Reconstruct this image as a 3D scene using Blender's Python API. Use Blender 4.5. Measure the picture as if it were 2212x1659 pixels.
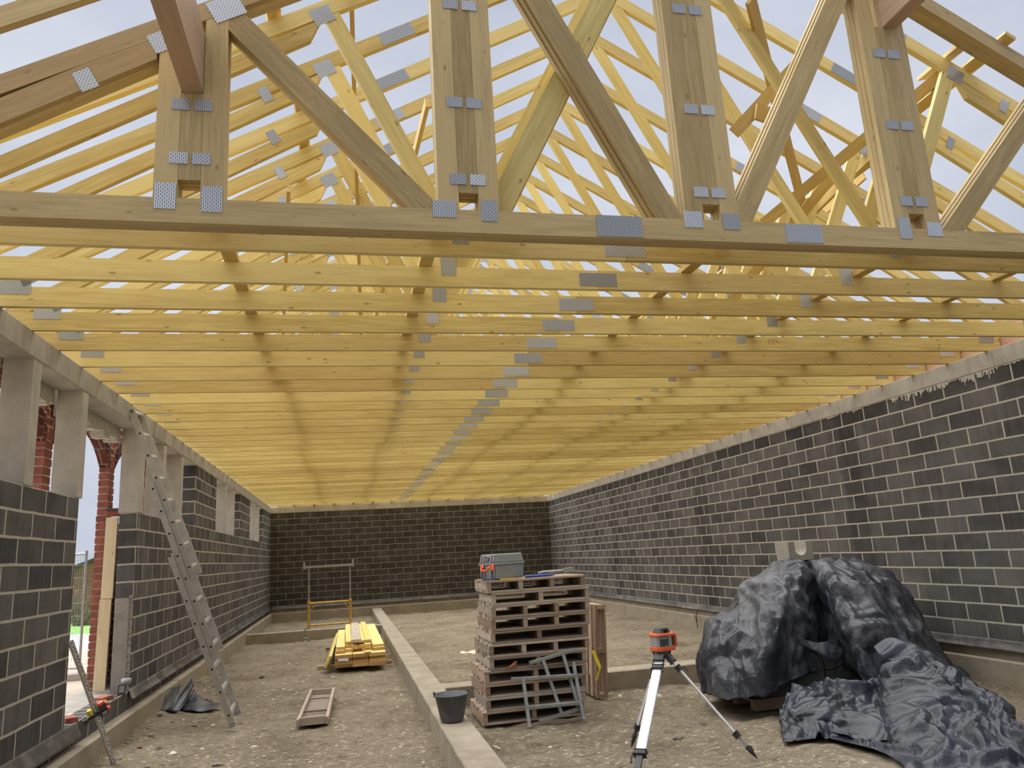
import bpy, bmesh, math, random
from math import sin, cos, pi, radians, sqrt
from mathutils import Vector, Matrix, noise
for o in list(bpy.data.objects): bpy.data.objects.remove(o, do_unlink=True)
random.seed(7)
SC = bpy.context.scene
COL = SC.collection

# ---------------------------------------------------------------- camera
cam = bpy.data.cameras.new('camera'); camo = bpy.data.objects.new('camera', cam); COL.objects.link(camo)
cam.sensor_width = 36.0; cam.lens = 1635.37 / 2212 * 36.0; cam.clip_end = 600; cam.clip_start = .05
RX, UX, FX = Vector((0.97602684, -0.21003043, -0.05708616)), Vector((0.00872385, -0.22432174, 0.97447609)), Vector((0.2174753, 0.95161283, 0.21711177))
camo.matrix_world = Matrix(((RX.x, UX.x, -FX.x, 2.3974), (RX.y, UX.y, -FX.y, 0.0), (RX.z, UX.z, -FX.z, 1.7172), (0, 0, 0, 1)))
SC.camera = camo
# ---------------------------------------------------------------- sky and light
W = bpy.data.worlds.new('overcast_sky'); SC.world = W; W.use_nodes = True
nt = W.node_tree; nt.nodes.clear()
out = nt.nodes.new('ShaderNodeOutputWorld'); bg = nt.nodes.new('ShaderNodeBackground')
tc = nt.nodes.new('ShaderNodeTexCoord'); mp = nt.nodes.new('ShaderNodeMapping'); mp.inputs['Scale'].default_value = (1, 1, 2.2)
n1 = nt.nodes.new('ShaderNodeTexNoise'); n1.inputs['Scale'].default_value = 1.7; n1.inputs['Detail'].default_value = 5; n1.inputs['Roughness'].default_value = .55
cr = nt.nodes.new('ShaderNodeValToRGB'); cr.color_ramp.elements[0].position = .3; cr.color_ramp.elements[1].position = .72
cr.color_ramp.elements[0].color = (.40, .445, .56, 1); cr.color_ramp.elements[1].color = (.66, .69, .77, 1)
nt.links.new(tc.outputs['Generated'], mp.inputs['Vector']); nt.links.new(mp.outputs[0], n1.inputs['Vector'])
nt.links.new(n1.outputs['Fac'], cr.inputs[0]); nt.links.new(cr.outputs[0], bg.inputs[0]); nt.links.new(bg.outputs[0], out.inputs[0])
bg.inputs[1].default_value = SKY_STRENGTH = 0.88
sun = bpy.data.lights.new('cloudy_sun', 'SUN'); sun.energy = 6.6; sun.angle = radians(100); sun.color = (1.0, .985, .96)
so = bpy.data.objects.new('cloudy_sun', sun); COL.objects.link(so); so.rotation_euler = (radians(-24), radians(-14), 0); so.location = (4, 4, 14)
SC.view_settings.view_transform = 'Standard'; SC.view_settings.look = 'None'; SC.view_settings.gamma = 1; SC.view_settings.use_curve_mapping = False
SC.view_settings.exposure = 0.35

# ---------------------------------------------------------------- materials
class N:
    def __init__(s, name):
        s.m = bpy.data.materials.new(name); s.m.use_nodes = True; s.t = s.m.node_tree; s.t.nodes.clear()
        s.o = s.t.nodes.new('ShaderNodeOutputMaterial'); s.b = s.t.nodes.new('ShaderNodeBsdfPrincipled'); s.t.links.new(s.b.outputs[0], s.o.inputs[0])
    def n(s, typ, **kw):
        x = s.t.nodes.new('ShaderNode' + typ)
        for k, v in kw.items():
            if k in x.inputs: x.inputs[k].default_value = v
            else: setattr(x, k, v)
        return x
    def l(s, a, b): s.t.links.new(a, b)
    def set(s, **kw):
        for k, v in kw.items():
            k = k.replace('_', ' '); 
            if hasattr(v, 'links'): s.l(v, s.b.inputs[k])
            else: s.b.inputs[k].default_value = v
    def math(s, op, a, b=None, c=None):
        x = s.t.nodes.new('ShaderNodeMath'); x.operation = op
        for i, v in enumerate((a, b, c)):
            if v is None: continue
            if hasattr(v, 'links'): s.l(v, x.inputs[i])
            else: x.inputs[i].default_value = v
        return x.outputs[0]
    def mix(s, f, a, b, mode='MIX'):
        x = s.t.nodes.new('ShaderNodeMix'); x.data_type = 'RGBA'; x.blend_type = mode
        for k, v in ((0, f), (6, a), (7, b)):
            if hasattr(v, 'links'): s.l(v, x.inputs[k])
            else: x.inputs[k].default_value = (v if k == 0 else (*v, 1) if len(v) == 3 else v)
        return x.outputs[2]
    def ramp(s, f, stops):
        x = s.t.nodes.new('ShaderNodeValToRGB'); e = x.color_ramp.elements
        while len(e) < len(stops): e.new(.5)
        for q, (p, c) in zip(e, stops): q.position = p; q.color = (*c, 1) if len(c) == 3 else c
        s.l(f, x.inputs[0]); return x.outputs[0]
    def noise(s, vec, scale, detail=3, rough=.5, dist=0):
        x = s.n('TexNoise', Scale=scale, Detail=detail, Roughness=rough, Distortion=dist)
        if vec is not None: s.l(vec, x.inputs['Vector'])
        return x.outputs['Fac']
    def mapv(s, vec, scale=(1, 1, 1), loc=(0, 0, 0)):
        x = s.n('Mapping'); x.inputs['Scale'].default_value = scale; x.inputs['Location'].default_value = loc; s.l(vec, x.inputs[0]); return x.outputs[0]
    def bump(s, h, strength=.3, dist=.01):
        x = s.n('Bump', Strength=strength, Distance=dist); s.l(h, x.inputs['Height']); s.l(x.outputs[0], s.b.inputs['Normal'])
G = (.5, .5, .5)
def wood(name, lo, hi, knot=(.22, .11, .04), stain=None, rough=.62, gscale=1.0, stain_amt=.5):
    a = N(name); uv = a.n('UVMap').outputs[0]; rnd = a.n('ObjectInfo').outputs['Random']
    off = a.n('CombineXYZ'); a.l(a.math('MULTIPLY', rnd, 37.0), off.inputs[0]); a.l(a.math('MULTIPLY', rnd, 11.0), off.inputs[1])
    va = a.n('VectorMath', operation='ADD'); a.l(uv, va.inputs[0]); a.l(off.outputs[0], va.inputs[1]); v = va.outputs[0]
    g1 = a.noise(a.mapv(v, (1.6 * gscale, 26 * gscale, 1)), 1.0, 5, .6, 1.2)
    g2 = a.noise(a.mapv(v, (3 * gscale, 120 * gscale, 1)), 1.0, 3, .6, .4)
    big = a.noise(a.mapv(v, (1.1, 2.2, 1)), 1.0, 2)
    f = a.math('ADD', a.math('MULTIPLY', g1, .62), a.math('MULTIPLY', g2, .25)); f = a.math('ADD', f, a.math('MULTIPLY', big, .28))
    f = a.math('ADD', f, a.math('MULTIPLY', a.math('SUBTRACT', rnd, .5), .34))
    c = a.ramp(f, [(.36, lo), (.74, hi)])
    r2 = a.math('FRACT', a.math('MULTIPLY', rnd, 7.31)); c = a.mix(a.math('MULTIPLY', a.ramp(r2, [(.72, (0, 0, 0)), (1.0, (1, 1, 1))]), .38), c, tuple(x * y for x, y in zip(lo, (.85, .72, .9))))
    vo = a.n('TexVoronoi', Scale=1.0, Randomness=1.0); a.l(a.mapv(v, (5.5, 13, 1)), vo.inputs['Vector'])
    kf = a.ramp(vo.outputs['Distance'], [(.07, (1, 1, 1)), (.16, (0, 0, 0))])
    kc = a.n('SeparateColor'); a.l(vo.outputs['Color'], kc.inputs[0]); kk = a.math('MULTIPLY', kf, a.math('GREATER_THAN', kc.outputs[0], .68))
    c = a.mix(a.math('MULTIPLY', kk, .6), c, knot)
    if stain:
        sn = a.noise(a.mapv(v, (.9, 4.5, 1), (5, 3, 0)), 1.0, 5, .65); c = a.mix(a.math('MULTIPLY', a.ramp(sn, [(.55, (0, 0, 0)), (.72, (1, 1, 1))]), stain_amt), c, stain)
    a.set(Base_Color=c, Roughness=rough); a.b.inputs['Specular IOR Level'].default_value = .25
    a.bump(g1, .25, .004); return a.m
def blocks(name, face, mortar, uvw=.51, uvh=.2, tint=(.10, .085, .075), streak=.5, msize=.011, bumpd=.012, damp=None, bands=()):
    a = N(name); uv = a.n('UVMap').outputs[0]
    wob = a.n('TexNoise', Scale=3.0, Detail=2); a.l(uv, wob.inputs['Vector'])
    sub = a.n('VectorMath', operation='SUBTRACT'); a.l(wob.outputs['Color'], sub.inputs[0]); sub.inputs[1].default_value = (.5, .5, .5)
    sc = a.n('VectorMath', operation='SCALE'); a.l(sub.outputs[0], sc.inputs[0]); sc.inputs['Scale'].default_value = .014 * uvh / .2
    ad = a.n('VectorMath', operation='ADD'); a.l(uv, ad.inputs[0]); a.l(sc.outputs[0], ad.inputs[1]); v = ad.outputs[0]
    br = a.n('TexBrick', Scale=1.0); br.offset = .5; br.inputs['Mortar Size'].default_value = msize; br.inputs['Mortar Smooth'].default_value = .15; br.inputs['Bias'].default_value = 0
    br.inputs['Brick Width'].default_value = uvw; br.inputs['Row Height'].default_value = uvh
    br.inputs['Color1'].default_value = (*face, 1); br.inputs['Color2'].default_value = (*tint, 1); br.inputs['Mortar'].default_value = (*mortar, 1); a.l(v, br.inputs['Vector'])
    fine = a.noise(uv, 60, 4, .65); mid = a.noise(a.mapv(uv, (14, 1.6, 1)), 1, 3, .6); big = a.noise(uv, .7, 3, .5)
    cc = a.n('TexNoise', Scale=1.0, Detail=0); a.l(a.mapv(uv, (1 / uvw * 1.0, 1 / uvh, 1)), cc.inputs['Vector'])
    c = br.outputs['Color']
    body = a.math('ADD', a.math('MULTIPLY', fine, .5), a.math('MULTIPLY', mid, streak)); body = a.math('ADD', body, a.math('MULTIPLY', big, .5)); body = a.math('ADD', body, a.math('MULTIPLY', cc.outputs['Fac'], .3))
    k = a.ramp(body, [(.55, (.5, .5, .5)), (1.2, (1.6, 1.57, 1.53))])
    c2 = a.mix(1.0, c, k, 'MULTIPLY'); fac = br.outputs['Fac']
    if damp is not None:      # damp dark stains: the course below the ring beam and a few vertical bands
        su = a.n('SeparateXYZ'); a.l(uv, su.inputs[0]); wn = a.math('MULTIPLY', a.math('SUBTRACT', a.noise(uv, 2.2, 3), .5), .22)
        dm = a.math('GREATER_THAN', a.math('ADD', su.outputs[1], a.math('MULTIPLY', wn, .5)), damp)
        for b0, w0 in bands:
            t_ = a.math('ABSOLUTE', a.math('SUBTRACT', a.math('ADD', su.outputs[0], wn), b0)); dm = a.math('MAXIMUM', dm, a.ramp(t_, [(w0 * .6, (1, 1, 1)), (w0, (0, 0, 0))]))
        c2 = a.mix(a.math('MULTIPLY', dm, .42), c2, (.016, .015, .015))
    # pale bloom in the middle of some blocks
    bl = a.ramp(a.noise(uv, 2.3, 2, .5), [(.5, (0, 0, 0)), (.75, (1, 1, 1))])
    c2 = a.mix(a.math('MULTIPLY', bl, .20), c2, (.21, .205, .20))
    mc = a.mix(a.noise(uv, 9, 3), tuple(x * .75 for x in mortar), tuple(min(1, x * 1.2) for x in mortar))
    c3 = a.mix(fac, c2, mc)
    a.set(Base_Color=c3, Roughness=.93); a.b.inputs['Specular IOR Level'].default_value = .2
    h = a.math('ADD', a.math('MULTIPLY', fine, .25), a.math('MULTIPLY', fac, -.6)); a.bump(h, .55, bumpd); return a.m
def concrete(name, lo, hi, scale=3.0, streak=True, rough=.9, bump=.3):
    a = N(name); v = a.n('TexCoord').outputs['Object']
    f = a.math('ADD', a.math('MULTIPLY', a.noise(v, scale, 6, .62), .7), a.math('MULTIPLY', a.noise(a.mapv(v, (9, 9, 1.2)), 1.4, 3), .3 if streak else .0))
    if not streak: f = a.math('ADD', f, .15)
    c = a.ramp(f, [(.32, lo), (.68, hi)]); sp = a.noise(v, 90, 2); c = a.mix(a.ramp(sp, [(.64, (0, 0, 0)), (.7, (.6, .6, .6))]), c, tuple(x * .55 for x in lo))
    a.set(Base_Color=c, Roughness=rough); a.b.inputs['Specular IOR Level'].default_value = .25
    a.bump(a.math('ADD', f, a.math('MULTIPLY', a.noise(v, 70, 3), .3)), bump, .01); return a.m
def plain(name, col, rough=.6, metal=0.0, var=.15, scale=8, bump=0.0, spec=.4):
    a = N(name); v = a.n('TexCoord').outputs['Object']; f = a.noise(v, scale, 4, .6)
    lo = tuple(x * (1 - var) for x in col); hi = tuple(min(1, x * (1 + var)) for x in col)
    a.set(Base_Color=a.ramp(f, [(.3, lo), (.7, hi)]), Roughness=rough, Metallic=metal); a.b.inputs['Specular IOR Level'].default_value = spec
    if bump: a.bump(f, bump, .005)
    return a.m
def plate_mat():
    a = N('galvanised_nail_plate'); uv = a.n('UVMap').outputs[0]
    sp = a.n('SeparateXYZ'); a.l(uv, sp.inputs[0]); cb = a.n('CombineXYZ'); a.l(sp.outputs[1], cb.inputs[0]); a.l(sp.outputs[0], cb.inputs[1])
    br = a.n('TexBrick', Scale=1.0); br.offset = .5; br.inputs['Mortar Size'].default_value = .0042; br.inputs['Mortar Smooth'].default_value = .1
    br.inputs['Brick Width'].default_value = .023; br.inputs['Row Height'].default_value = .0115; a.l(cb.outputs[0], br.inputs['Vector'])
    rnd = a.n('ObjectInfo').outputs['Random']; base = a.mix(rnd, (.40, .42, .44), (.66, .69, .73))
    c = a.mix(br.outputs['Fac'], (.07, .075, .08), base)
    a.set(Base_Color=c, Roughness=.42, Metallic=.55); return a.m
M = {}
M['truss'] = wood('yellow_treated_timber', (.53, .395, .14), (.83, .685, .295), stain=(.50, .30, .13), stain_amt=.35)
M['web'] = wood('yellow_web_timber', (.56, .43, .15), (.85, .715, .31))
M['girder'] = wood('weathered_girder_timber', (.36, .265, .12), (.59, .455, .225), stain=(.20, .14, .06), stain_amt=.45)
M['purlin'] = wood('pinkish_glulam_timber', (.30, .19, .12), (.47, .33, .22), knot=(.2, .1, .05))
M['brace'] = wood('yellow_brace_timber', (.46, .31, .09), (.68, .50, .19))
M['oldwood'] = wood('weathered_pallet_wood', (.26, .205, .16), (.56, .48, .39), knot=(.1, .07, .05), stain=(.15, .125, .105), stain_amt=.4, rough=.85)
M['oldwood2'] = wood('reddish_pallet_wood', (.28, .19, .135), (.52, .39, .28), knot=(.1, .06, .04), rough=.85)
M['plank'] = wood('bright_yellow_boards', (.72, .55, .16), (.90, .76, .30), knot=(.5, .3, .1))
M['endgrain'] = wood('sawn_orange_board_ends', (.48, .30, .13), (.74, .50, .25), gscale=.6)
M['lath'] = wood('pale_fresh_timber', (.62, .47, .26), (.84, .70, .45), knot=(.45, .3, .15))
M['ply'] = wood('pinkish_board', (.50, .31, .19), (.66, .45, .30))
M['plate'] = plate_mat()
M['block'] = blocks('dark_lava_blocks', uvw=.497, face=(.050, .049, .051), mortar=(.47, .435, .37), tint=(.098, .094, .092), damp=2.8)
M['blockr'] = blocks('dark_lava_blocks_right', uvw=.497, face=(.050, .048, .049), mortar=(.47, .435, .37), tint=(.10, .095, .092), damp=2.8, bands=((9.62, .26), (14.5, .3), (19.8, .3)))
M['block2'] = blocks('dark_lava_blocks_back', (.042, .039, .037), (.30, .27, .225), tint=(.055, .05, .046), msize=.009)
M['brick'] = blocks('red_brick_panel', (.33, .085, .05), (.50, .44, .37), uvw=.21, uvh=.086, tint=(.20, .05, .035), msize=.012, streak=.3)
M['soldier'] = blocks('dark_soldier_bricks', (.13, .035, .025), (.25, .2, .17), uvw=.086, uvh=.21, tint=(.09, .025, .02), msize=.008, streak=.3)
M['redbrick'] = plain('red_brick', (.30, .095, .065), .9, var=.35, scale=9, bump=.3)
M['mortar'] = plain('light_mortar', (.50, .45, .38), .95, var=.15, scale=20, bump=.4)
M['ring'] = concrete('ring_beam_concrete', (.30, .275, .235), (.50, .465, .41), 2.2)
M['post'] = concrete('precast_post_concrete', (.37, .345, .30), (.55, .52, .465), 3.0)
M['footing'] = concrete('dusty_footing_concrete', (.25, .21, .155), (.42, .365, .285), 3.5, streak=False)
M['render'] = concrete('grey_render', (.26, .24, .21), (.38, .355, .31), 6)
def sand(name, lo, mid_, hi):
    a = N(name); v = a.n('TexCoord').outputs['Object']
    b = a.noise(v, .9, 4, .55); m_ = a.noise(v, 7, 5, .65); f = a.noise(v, 80, 3, .6)
    t = a.math('ADD', a.math('MULTIPLY', b, .5), a.math('MULTIPLY', m_, .4)); t = a.math('ADD', t, a.math('MULTIPLY', f, .18))
    c = a.ramp(t, [(.38, lo), (.54, mid_), (.70, hi)])
    ch = a.n('TexVoronoi', Scale=11.0); a.l(v, ch.inputs['Vector']); cs = a.n('SeparateColor'); a.l(ch.outputs['Color'], cs.inputs[0])
    sp = a.math('MULTIPLY', a.math('LESS_THAN', ch.outputs['Distance'], .09), a.math('GREATER_THAN', cs.outputs[0], .86))
    c = a.mix(a.math('MULTIPLY', sp, .7), c, (.72, .66, .54))
    clod_shade = a.ramp(a.noise(a.mapv(v, (1, 2.6, 1)), 9, 6, .72, .6), [(.56, (0, 0, 0)), (.64, (1, 1, 1))]); c = a.mix(a.math('MULTIPLY', clod_shade, .6), c, tuple(x * .42 for x in lo))  # small shadows of clods and ruts painted into the sand colour
    a.set(Base_Color=c, Roughness=.95); a.b.inputs['Specular IOR Level'].default_value = .15
    cl = a.ramp(a.noise(a.mapv(v, (1, 1.6, 1)), 16, 6, .75), [(.42, (0, 0, 0)), (.62, (1, 1, 1))]); h = a.math('ADD', a.math('MULTIPLY', m_, .8), a.math('MULTIPLY', cl, .5)); h = a.math('ADD', h, a.math('MULTIPLY', f, .2)); a.bump(h, .9, .055); return a.m
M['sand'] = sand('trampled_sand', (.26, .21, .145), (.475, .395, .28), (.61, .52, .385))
M['alu'] = plain('dull_aluminium', (.50, .495, .475), .42, .75, .12, 12)
M['alu2'] = plain('bright_aluminium', (.70, .71, .72), .35, .6, .1, 18)
M['steel'] = plain('galvanised_steel', (.36, .38, .38), .5, .6, .2, 14)
M['hole'] = plain('black_hole', (.012, .012, .012), .8)
M['black'] = plain('black_plastic', (.03, .03, .032), .45, var=.3)
M['dgrey'] = plain('dark_grey_plastic', (.075, .078, .08), .5)
M['grey'] = plain('grey_plastic', (.30, .33, .335), .45, var=.06)
M['lgrey'] = plain('light_grey_label', (.36, .37, .37), .5, var=.05)
M['orange'] = plain('orange_plastic', (.85, .16, .05), .4, var=.06)
M['white'] = plain('white_paint', (.78, .78, .76), .6, var=.05)
M['paper'] = plain('white_paper', (.72, .74, .76), .7, var=.08)
M['blue'] = plain('blue_plastic', (.03, .10, .42), .4)
M['yellow'] = plain('yellow_plastic', (.80, .60, .04), .5, var=.1)
M['scafy'] = plain('worn_yellow_paint', (.62, .38, .07), .55, .1, .45, 22)
M['glass'] = plain('dark_window', (.035, .03, .032), .12, 0, .1)
M['chip'] = plain('pale_chip', (.66, .62, .52), .9, var=.2)
M['shard'] = plain('brick_shard', (.36, .13, .08), .9, var=.3)
M['rubble'] = plain('grey_rubble', (.27, .24, .20), .95, var=.3, bump=.4)
M['darkblock'] = concrete('dark_concrete_block', (.075, .073, .072), (.13, .127, .122), 5)
M['foam'] = plain('cream_insulation', (.52, .50, .42), .9, var=.15, bump=.3)
def foil(name, lo, hi, dust, rough=.38, dustamt=.6, crease=.5):
    a = N(name); v = a.n('TexCoord').outputs['Object']
    d1 = a.noise(v, 3.2, 7, .68, .6); d2 = a.noise(v, 1.1, 3, .5); c = a.ramp(a.noise(v, 2.0, 4, .6), [(.35, lo), (.65, hi)])
    df = a.math('MULTIPLY', a.ramp(d1, [(.48, (0, 0, 0)), (.72, (1, 1, 1))]), a.ramp(d2, [(.35, (.25, .25, .25)), (.65, (1, 1, 1))]))
    c = a.mix(a.math('MULTIPLY', df, dustamt), c, dust)
    a.set(Base_Color=c, Roughness=a.math('ADD', a.math('MULTIPLY', df, .3), rough)); a.b.inputs['Specular IOR Level'].default_value = .5
    w = a.n('TexVoronoi', Scale=4.5, feature='DISTANCE_TO_EDGE'); wv = a.n('TexNoise', Scale=3.0, Detail=3); a.l(v, wv.inputs['Vector'])
    ad = a.n('VectorMath', operation='ADD'); a.l(v, ad.inputs[0]); a.l(wv.outputs['Color'], ad.inputs[1]); a.l(ad.outputs[0], w.inputs['Vector'])
    h = a.math('ADD', a.math('MULTIPLY', a.math('MINIMUM', w.outputs['Distance'], .12), 1.0), a.math('MULTIPLY', a.noise(v, 9, 5, .6, 1.5), .35)); a.bump(h, crease, .05); return a.m
M['tarp'] = foil('dusty_black_foil', (.020, .024, .034), (.050, .055, .070), (.30, .305, .32), .33, .62, .25)
M['tarp2'] = foil('dark_crumpled_foil', (.016, .021, .032), (.040, .047, .065), (.15, .155, .17), .30, .4, .25)
M['bucket'] = foil('stained_bucket_plastic', (.045, .052, .060), (.09, .10, .115), (.36, .37, .37), .45, .7, .12)
M['dpc'] = foil('dusty_damp_proof_foil', (.06, .058, .06), (.13, .125, .12), (.36, .34, .31), .45, .7, .3)
M['grass'] = plain('green_grass', (.13, .30, .045), .9, var=.4, scale=2)
M['road'] = plain('grey_road', (.33, .35, .37), .9, var=.12, scale=1)
M['soil'] = plain('brown_soil', (.36, .30, .235), .95, var=.25, scale=1.2, bump=.3)
M['forest'] = plain('hazy_wooded_hill', (.13, .155, .17), 1, var=.3, scale=.35)
M['bush'] = plain('bare_bush', (.19, .165, .11), 1, var=.5, scale=3)
M['housebrick'] = blocks('old_house_brick', (.34, .14, .10), (.42, .33, .28), uvw=.24, uvh=.09, tint=(.25, .10, .07), msize=.012, streak=.3)

# ---------------------------------------------------------------- mesh helpers
class MB:
    def __init__(s): s.v = []; s.f = []; s.uv = []; s.mi = []
    def quad(s, pts, uvs, mi=0):
        b = len(s.v); s.v += [tuple(p) for p in pts]; s.f.append(tuple(range(b, b + len(pts)))); s.uv.append([tuple(q) for q in uvs]); s.mi.append(mi)
    def box(s, lo, hi, mi=0, mode='wall'):
        x0, y0, z0 = lo; x1, y1, z1 = hi
        P = lambda *a: Vector(a)
        fs = [([(x0, y0, z0), (x1, y0, z0), (x1, y0, z1), (x0, y0, z1)], (0, 2)), ([(x1, y1, z0), (x0, y1, z0), (x0, y1, z1), (x1, y1, z1)], (0, 2)),
              ([(x0, y1, z0), (x0, y0, z0), (x0, y0, z1), (x0, y1, z1)], (1, 2)), ([(x1, y0, z0), (x1, y1, z0), (x1, y1, z1), (x1, y0, z1)], (1, 2)),
              ([(x0, y0, z1), (x1, y0, z1), (x1, y1, z1), (x0, y1, z1)], (0, 1)), ([(x0, y1, z0), (x1, y1, z0), (x1, y0, z0), (x0, y0, z0)], (0, 1))]
        for pts, (i, j) in fs: s.quad(pts, [(p[i], p[j]) for p in pts], mi)
    def beam(s, p0, p1, w, h, side=None, mi=0, uo=0):
        """bar from p0 to p1; w across 'side', h across the third axis"""
        p0 = Vector(p0); p1 = Vector(p1); d = p1 - p0; L = d.length; d.normalize()
        if side is None: side = Vector((0, 1, 0)) if abs(d.y) < .9 else Vector((1, 0, 0))
        side = Vector(side); side = (side - d * side.dot(d)).normalized(); up = d.cross(side)
        c = [p0 + side * (a * w / 2) + up * (b * h / 2) for a, b in ((-1, -1), (1, -1), (1, 1), (-1, 1))]
        e = [q + d * L for q in c]; acc = 0
        for i in range(4):
            j = (i + 1) % 4; wd = w if i % 2 == 0 else h
            s.quad([c[i], e[i], e[j], c[j]][::-1], [(uo, acc), (uo + L, acc), (uo + L, acc + wd), (uo, acc + wd)][::-1], mi); acc += wd + .07
        s.quad(c, [(0, 0), (w, 0), (w, h), (0, h)], mi); s.quad(e[::-1], [(0, 0), (w, 0), (w, h), (0, h)], mi)
    def prism(s, pts, y0, y1, d, uo=0, axis='y', mi=0):
        """convex polygon in x,z (or y,z) extruded along y (or x); d = grain direction (2D)"""
        dx, dz = d; n = (-dz, dx)
        ar = sum(pts[i][0] * pts[(i + 1) % len(pts)][1] - pts[(i + 1) % len(pts)][0] * pts[i][1] for i in range(len(pts)))
        if ar < 0: pts = pts[::-1]
        U = lambda p: (uo + p[0] * dx + p[1] * dz, p[0] * n[0] + p[1] * n[1])
        T = (lambda p, y: (p[0], y, p[1])) if axis == 'y' else (lambda p, y: (y, p[0], p[1]))
        s.quad([T(p, y0) for p in pts], [U(p) for p in pts], mi); s.quad([T(p, y1) for p in pts[::-1]], [(U(p)[0] + 3, U(p)[1] + .4) for p in pts[::-1]], mi)
        for i in range(len(pts)):
            a, b = pts[i], pts[(i + 1) % len(pts)]; ua, ub = U(a), U(b)
            if abs(ua[0] - ub[0]) > abs(ua[1] - ub[1]): uv = [(ua[0], 1.3), (ua[0], 1.3 + (y1 - y0)), (ub[0], 1.3 + (y1 - y0)), (ub[0], 1.3)]
            else: uv = [(0, ua[1]), (y1 - y0, ua[1]), (y1 - y0, ub[1]), (0, ub[1])]
            s.quad([T(a, y0), T(a, y1), T(b, y1), T(b, y0)], uv, mi)
    def tube(s, pts, r, n=8, mi=0, cap=True):
        pts = [Vector(p) for p in pts]; rr = r if isinstance(r, (list, tuple)) else [r] * len(pts); rings = []
        for i, p in enumerate(pts):
            d = (pts[min(i + 1, len(pts) - 1)] - pts[max(i - 1, 0)]).normalized()
            a = d.orthogonal().normalized() if i == 0 else (a - d * a.dot(d)).normalized()
            b = d.cross(a); rings.append([p + (a * cos(2 * pi * k / n) + b * sin(2 * pi * k / n)) * rr[i] for k in range(n)])
        for i in range(len(rings) - 1):
            for k in range(n):
                j = (k + 1) % n; s.quad([rings[i][k], rings[i][j], rings[i + 1][j], rings[i + 1][k]], [(i, k), (i, k + 1), (i + 1, k + 1), (i + 1, k)], mi)
        if cap: s.quad(rings[0][::-1], [(0, 0)] * n, mi); s.quad(rings[-1], [(0, 0)] * n, mi)
    def lathe(s, prof, c=(0, 0, 0), n=28, sx=1, sy=1, mi=0):
        rings = [[(c[0] + r * sx * cos(2 * pi * k / n), c[1] + r * sy * sin(2 * pi * k / n), c[2] + z) for k in range(n)] for r, z in prof]
        for i in range(len(rings) - 1):
            for k in range(n):
                j = (k + 1) % n; s.quad([rings[i][k], rings[i][j], rings[i + 1][j], rings[i + 1][k]], [(k / n, i)] * 4, mi)
    def grid(s, P, closed=False, mi=0):
        R_, C_ = len(P), len(P[0])
        for i in range(R_ - 1):
            for k in range(C_ if closed else C_ - 1):
                j = (k + 1) % C_; s.quad([P[i][k], P[i + 1][k], P[i + 1][j], P[i][j]], [(k * .1, i * .1)] * 4, mi)
    def build(s, name, mat, parent=None, smooth=False, merge=False, bevel=0, solid=0, crease=0):
        me = bpy.data.meshes.new(name); me.from_pydata(s.v, [], s.f); uvl = me.uv_layers.new(name='UVMap'); i = 0
        for uvs in s.uv:
            for q in uvs: uvl.data[i].uv = q; i += 1
        for m_ in (mat if isinstance(mat, (list, tuple)) else [mat]): me.materials.append(m_)
        me.polygons.foreach_set('material_index', s.mi)
        if merge or smooth:
            bm = bmesh.new(); bm.from_mesh(me); bmesh.ops.remove_doubles(bm, verts=bm.verts, dist=1e-5); bm.to_mesh(me); bm.free()
        if smooth: me.polygons.foreach_set('use_smooth', [True] * len(me.polygons))
        if crease: me.set_sharp_from_angle(angle=radians(crease))
        me.update(); o = bpy.data.objects.new(name, me); COL.objects.link(o)
        if parent: o.parent = parent
        if bevel:
            if not (merge or smooth):
                bm = bmesh.new(); bm.from_mesh(me); bmesh.ops.remove_doubles(bm, verts=bm.verts, dist=1e-5); bm.to_mesh(me); bm.free()
            b = o.modifiers.new('bevel', 'BEVEL'); b.width = bevel; b.segments = 2; b.limit_method = 'ANGLE'
        if solid: q = o.modifiers.new('solid', 'SOLIDIFY'); q.thickness = solid; q.offset = 0
        return o
def tag(o, label=None, cat=None, group=None, kind=None):
    if label: o['label'] = label
    if cat: o['category'] = cat
    if group: o['group'] = group
    if kind: o['kind'] = kind
    return o
def thing(name, label, cat, loc=(0, 0, 0), rz=0, group=None, rot=None):
    o = bpy.data.objects.new(name, None); COL.objects.link(o); o.location = loc; o.rotation_euler = rot if rot else (0, 0, rz); o.empty_display_size = .2
    return tag(o, label, cat, group)
def dup(o, parent=None):
    c = o.copy(); COL.objects.link(c)
    if parent: c.parent = parent
    for ch in list(o.children): dup(ch, c)
    return c
def struct(o, label=None, cat='structure'): return tag(o, label, cat if label else None, None, 'structure')
def bxo(name, lo, hi, mat, parent=None, bevel=0):
    m = MB(); m.box(lo, hi); return m.build(name, mat, parent, bevel=bevel)
def clip(poly, a, b, c):
    """keep the part where a*x + b*z <= c"""
    out = []
    for i in range(len(poly)):
        p, q = poly[i], poly[(i + 1) % len(poly)]; fp = a * p[0] + b * p[1] - c; fq = a * q[0] + b * q[1] - c
        if fp <= 0: out.append(p)
        if (fp < 0 < fq) or (fq < 0 < fp): t = fp / (fp - fq); out.append((p[0] + (q[0] - p[0]) * t, p[1] + (q[1] - p[1]) * t))
    return out
# ================================================================ the setting
CX = 4.82; WR = 9.54; YB = 26.6; S = .558; Z0 = 4.07; TV = .13
ZB, ZT, ZR = .44, 3.44, 3.64           # damp course, top of blocks, top of ring beam
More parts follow.
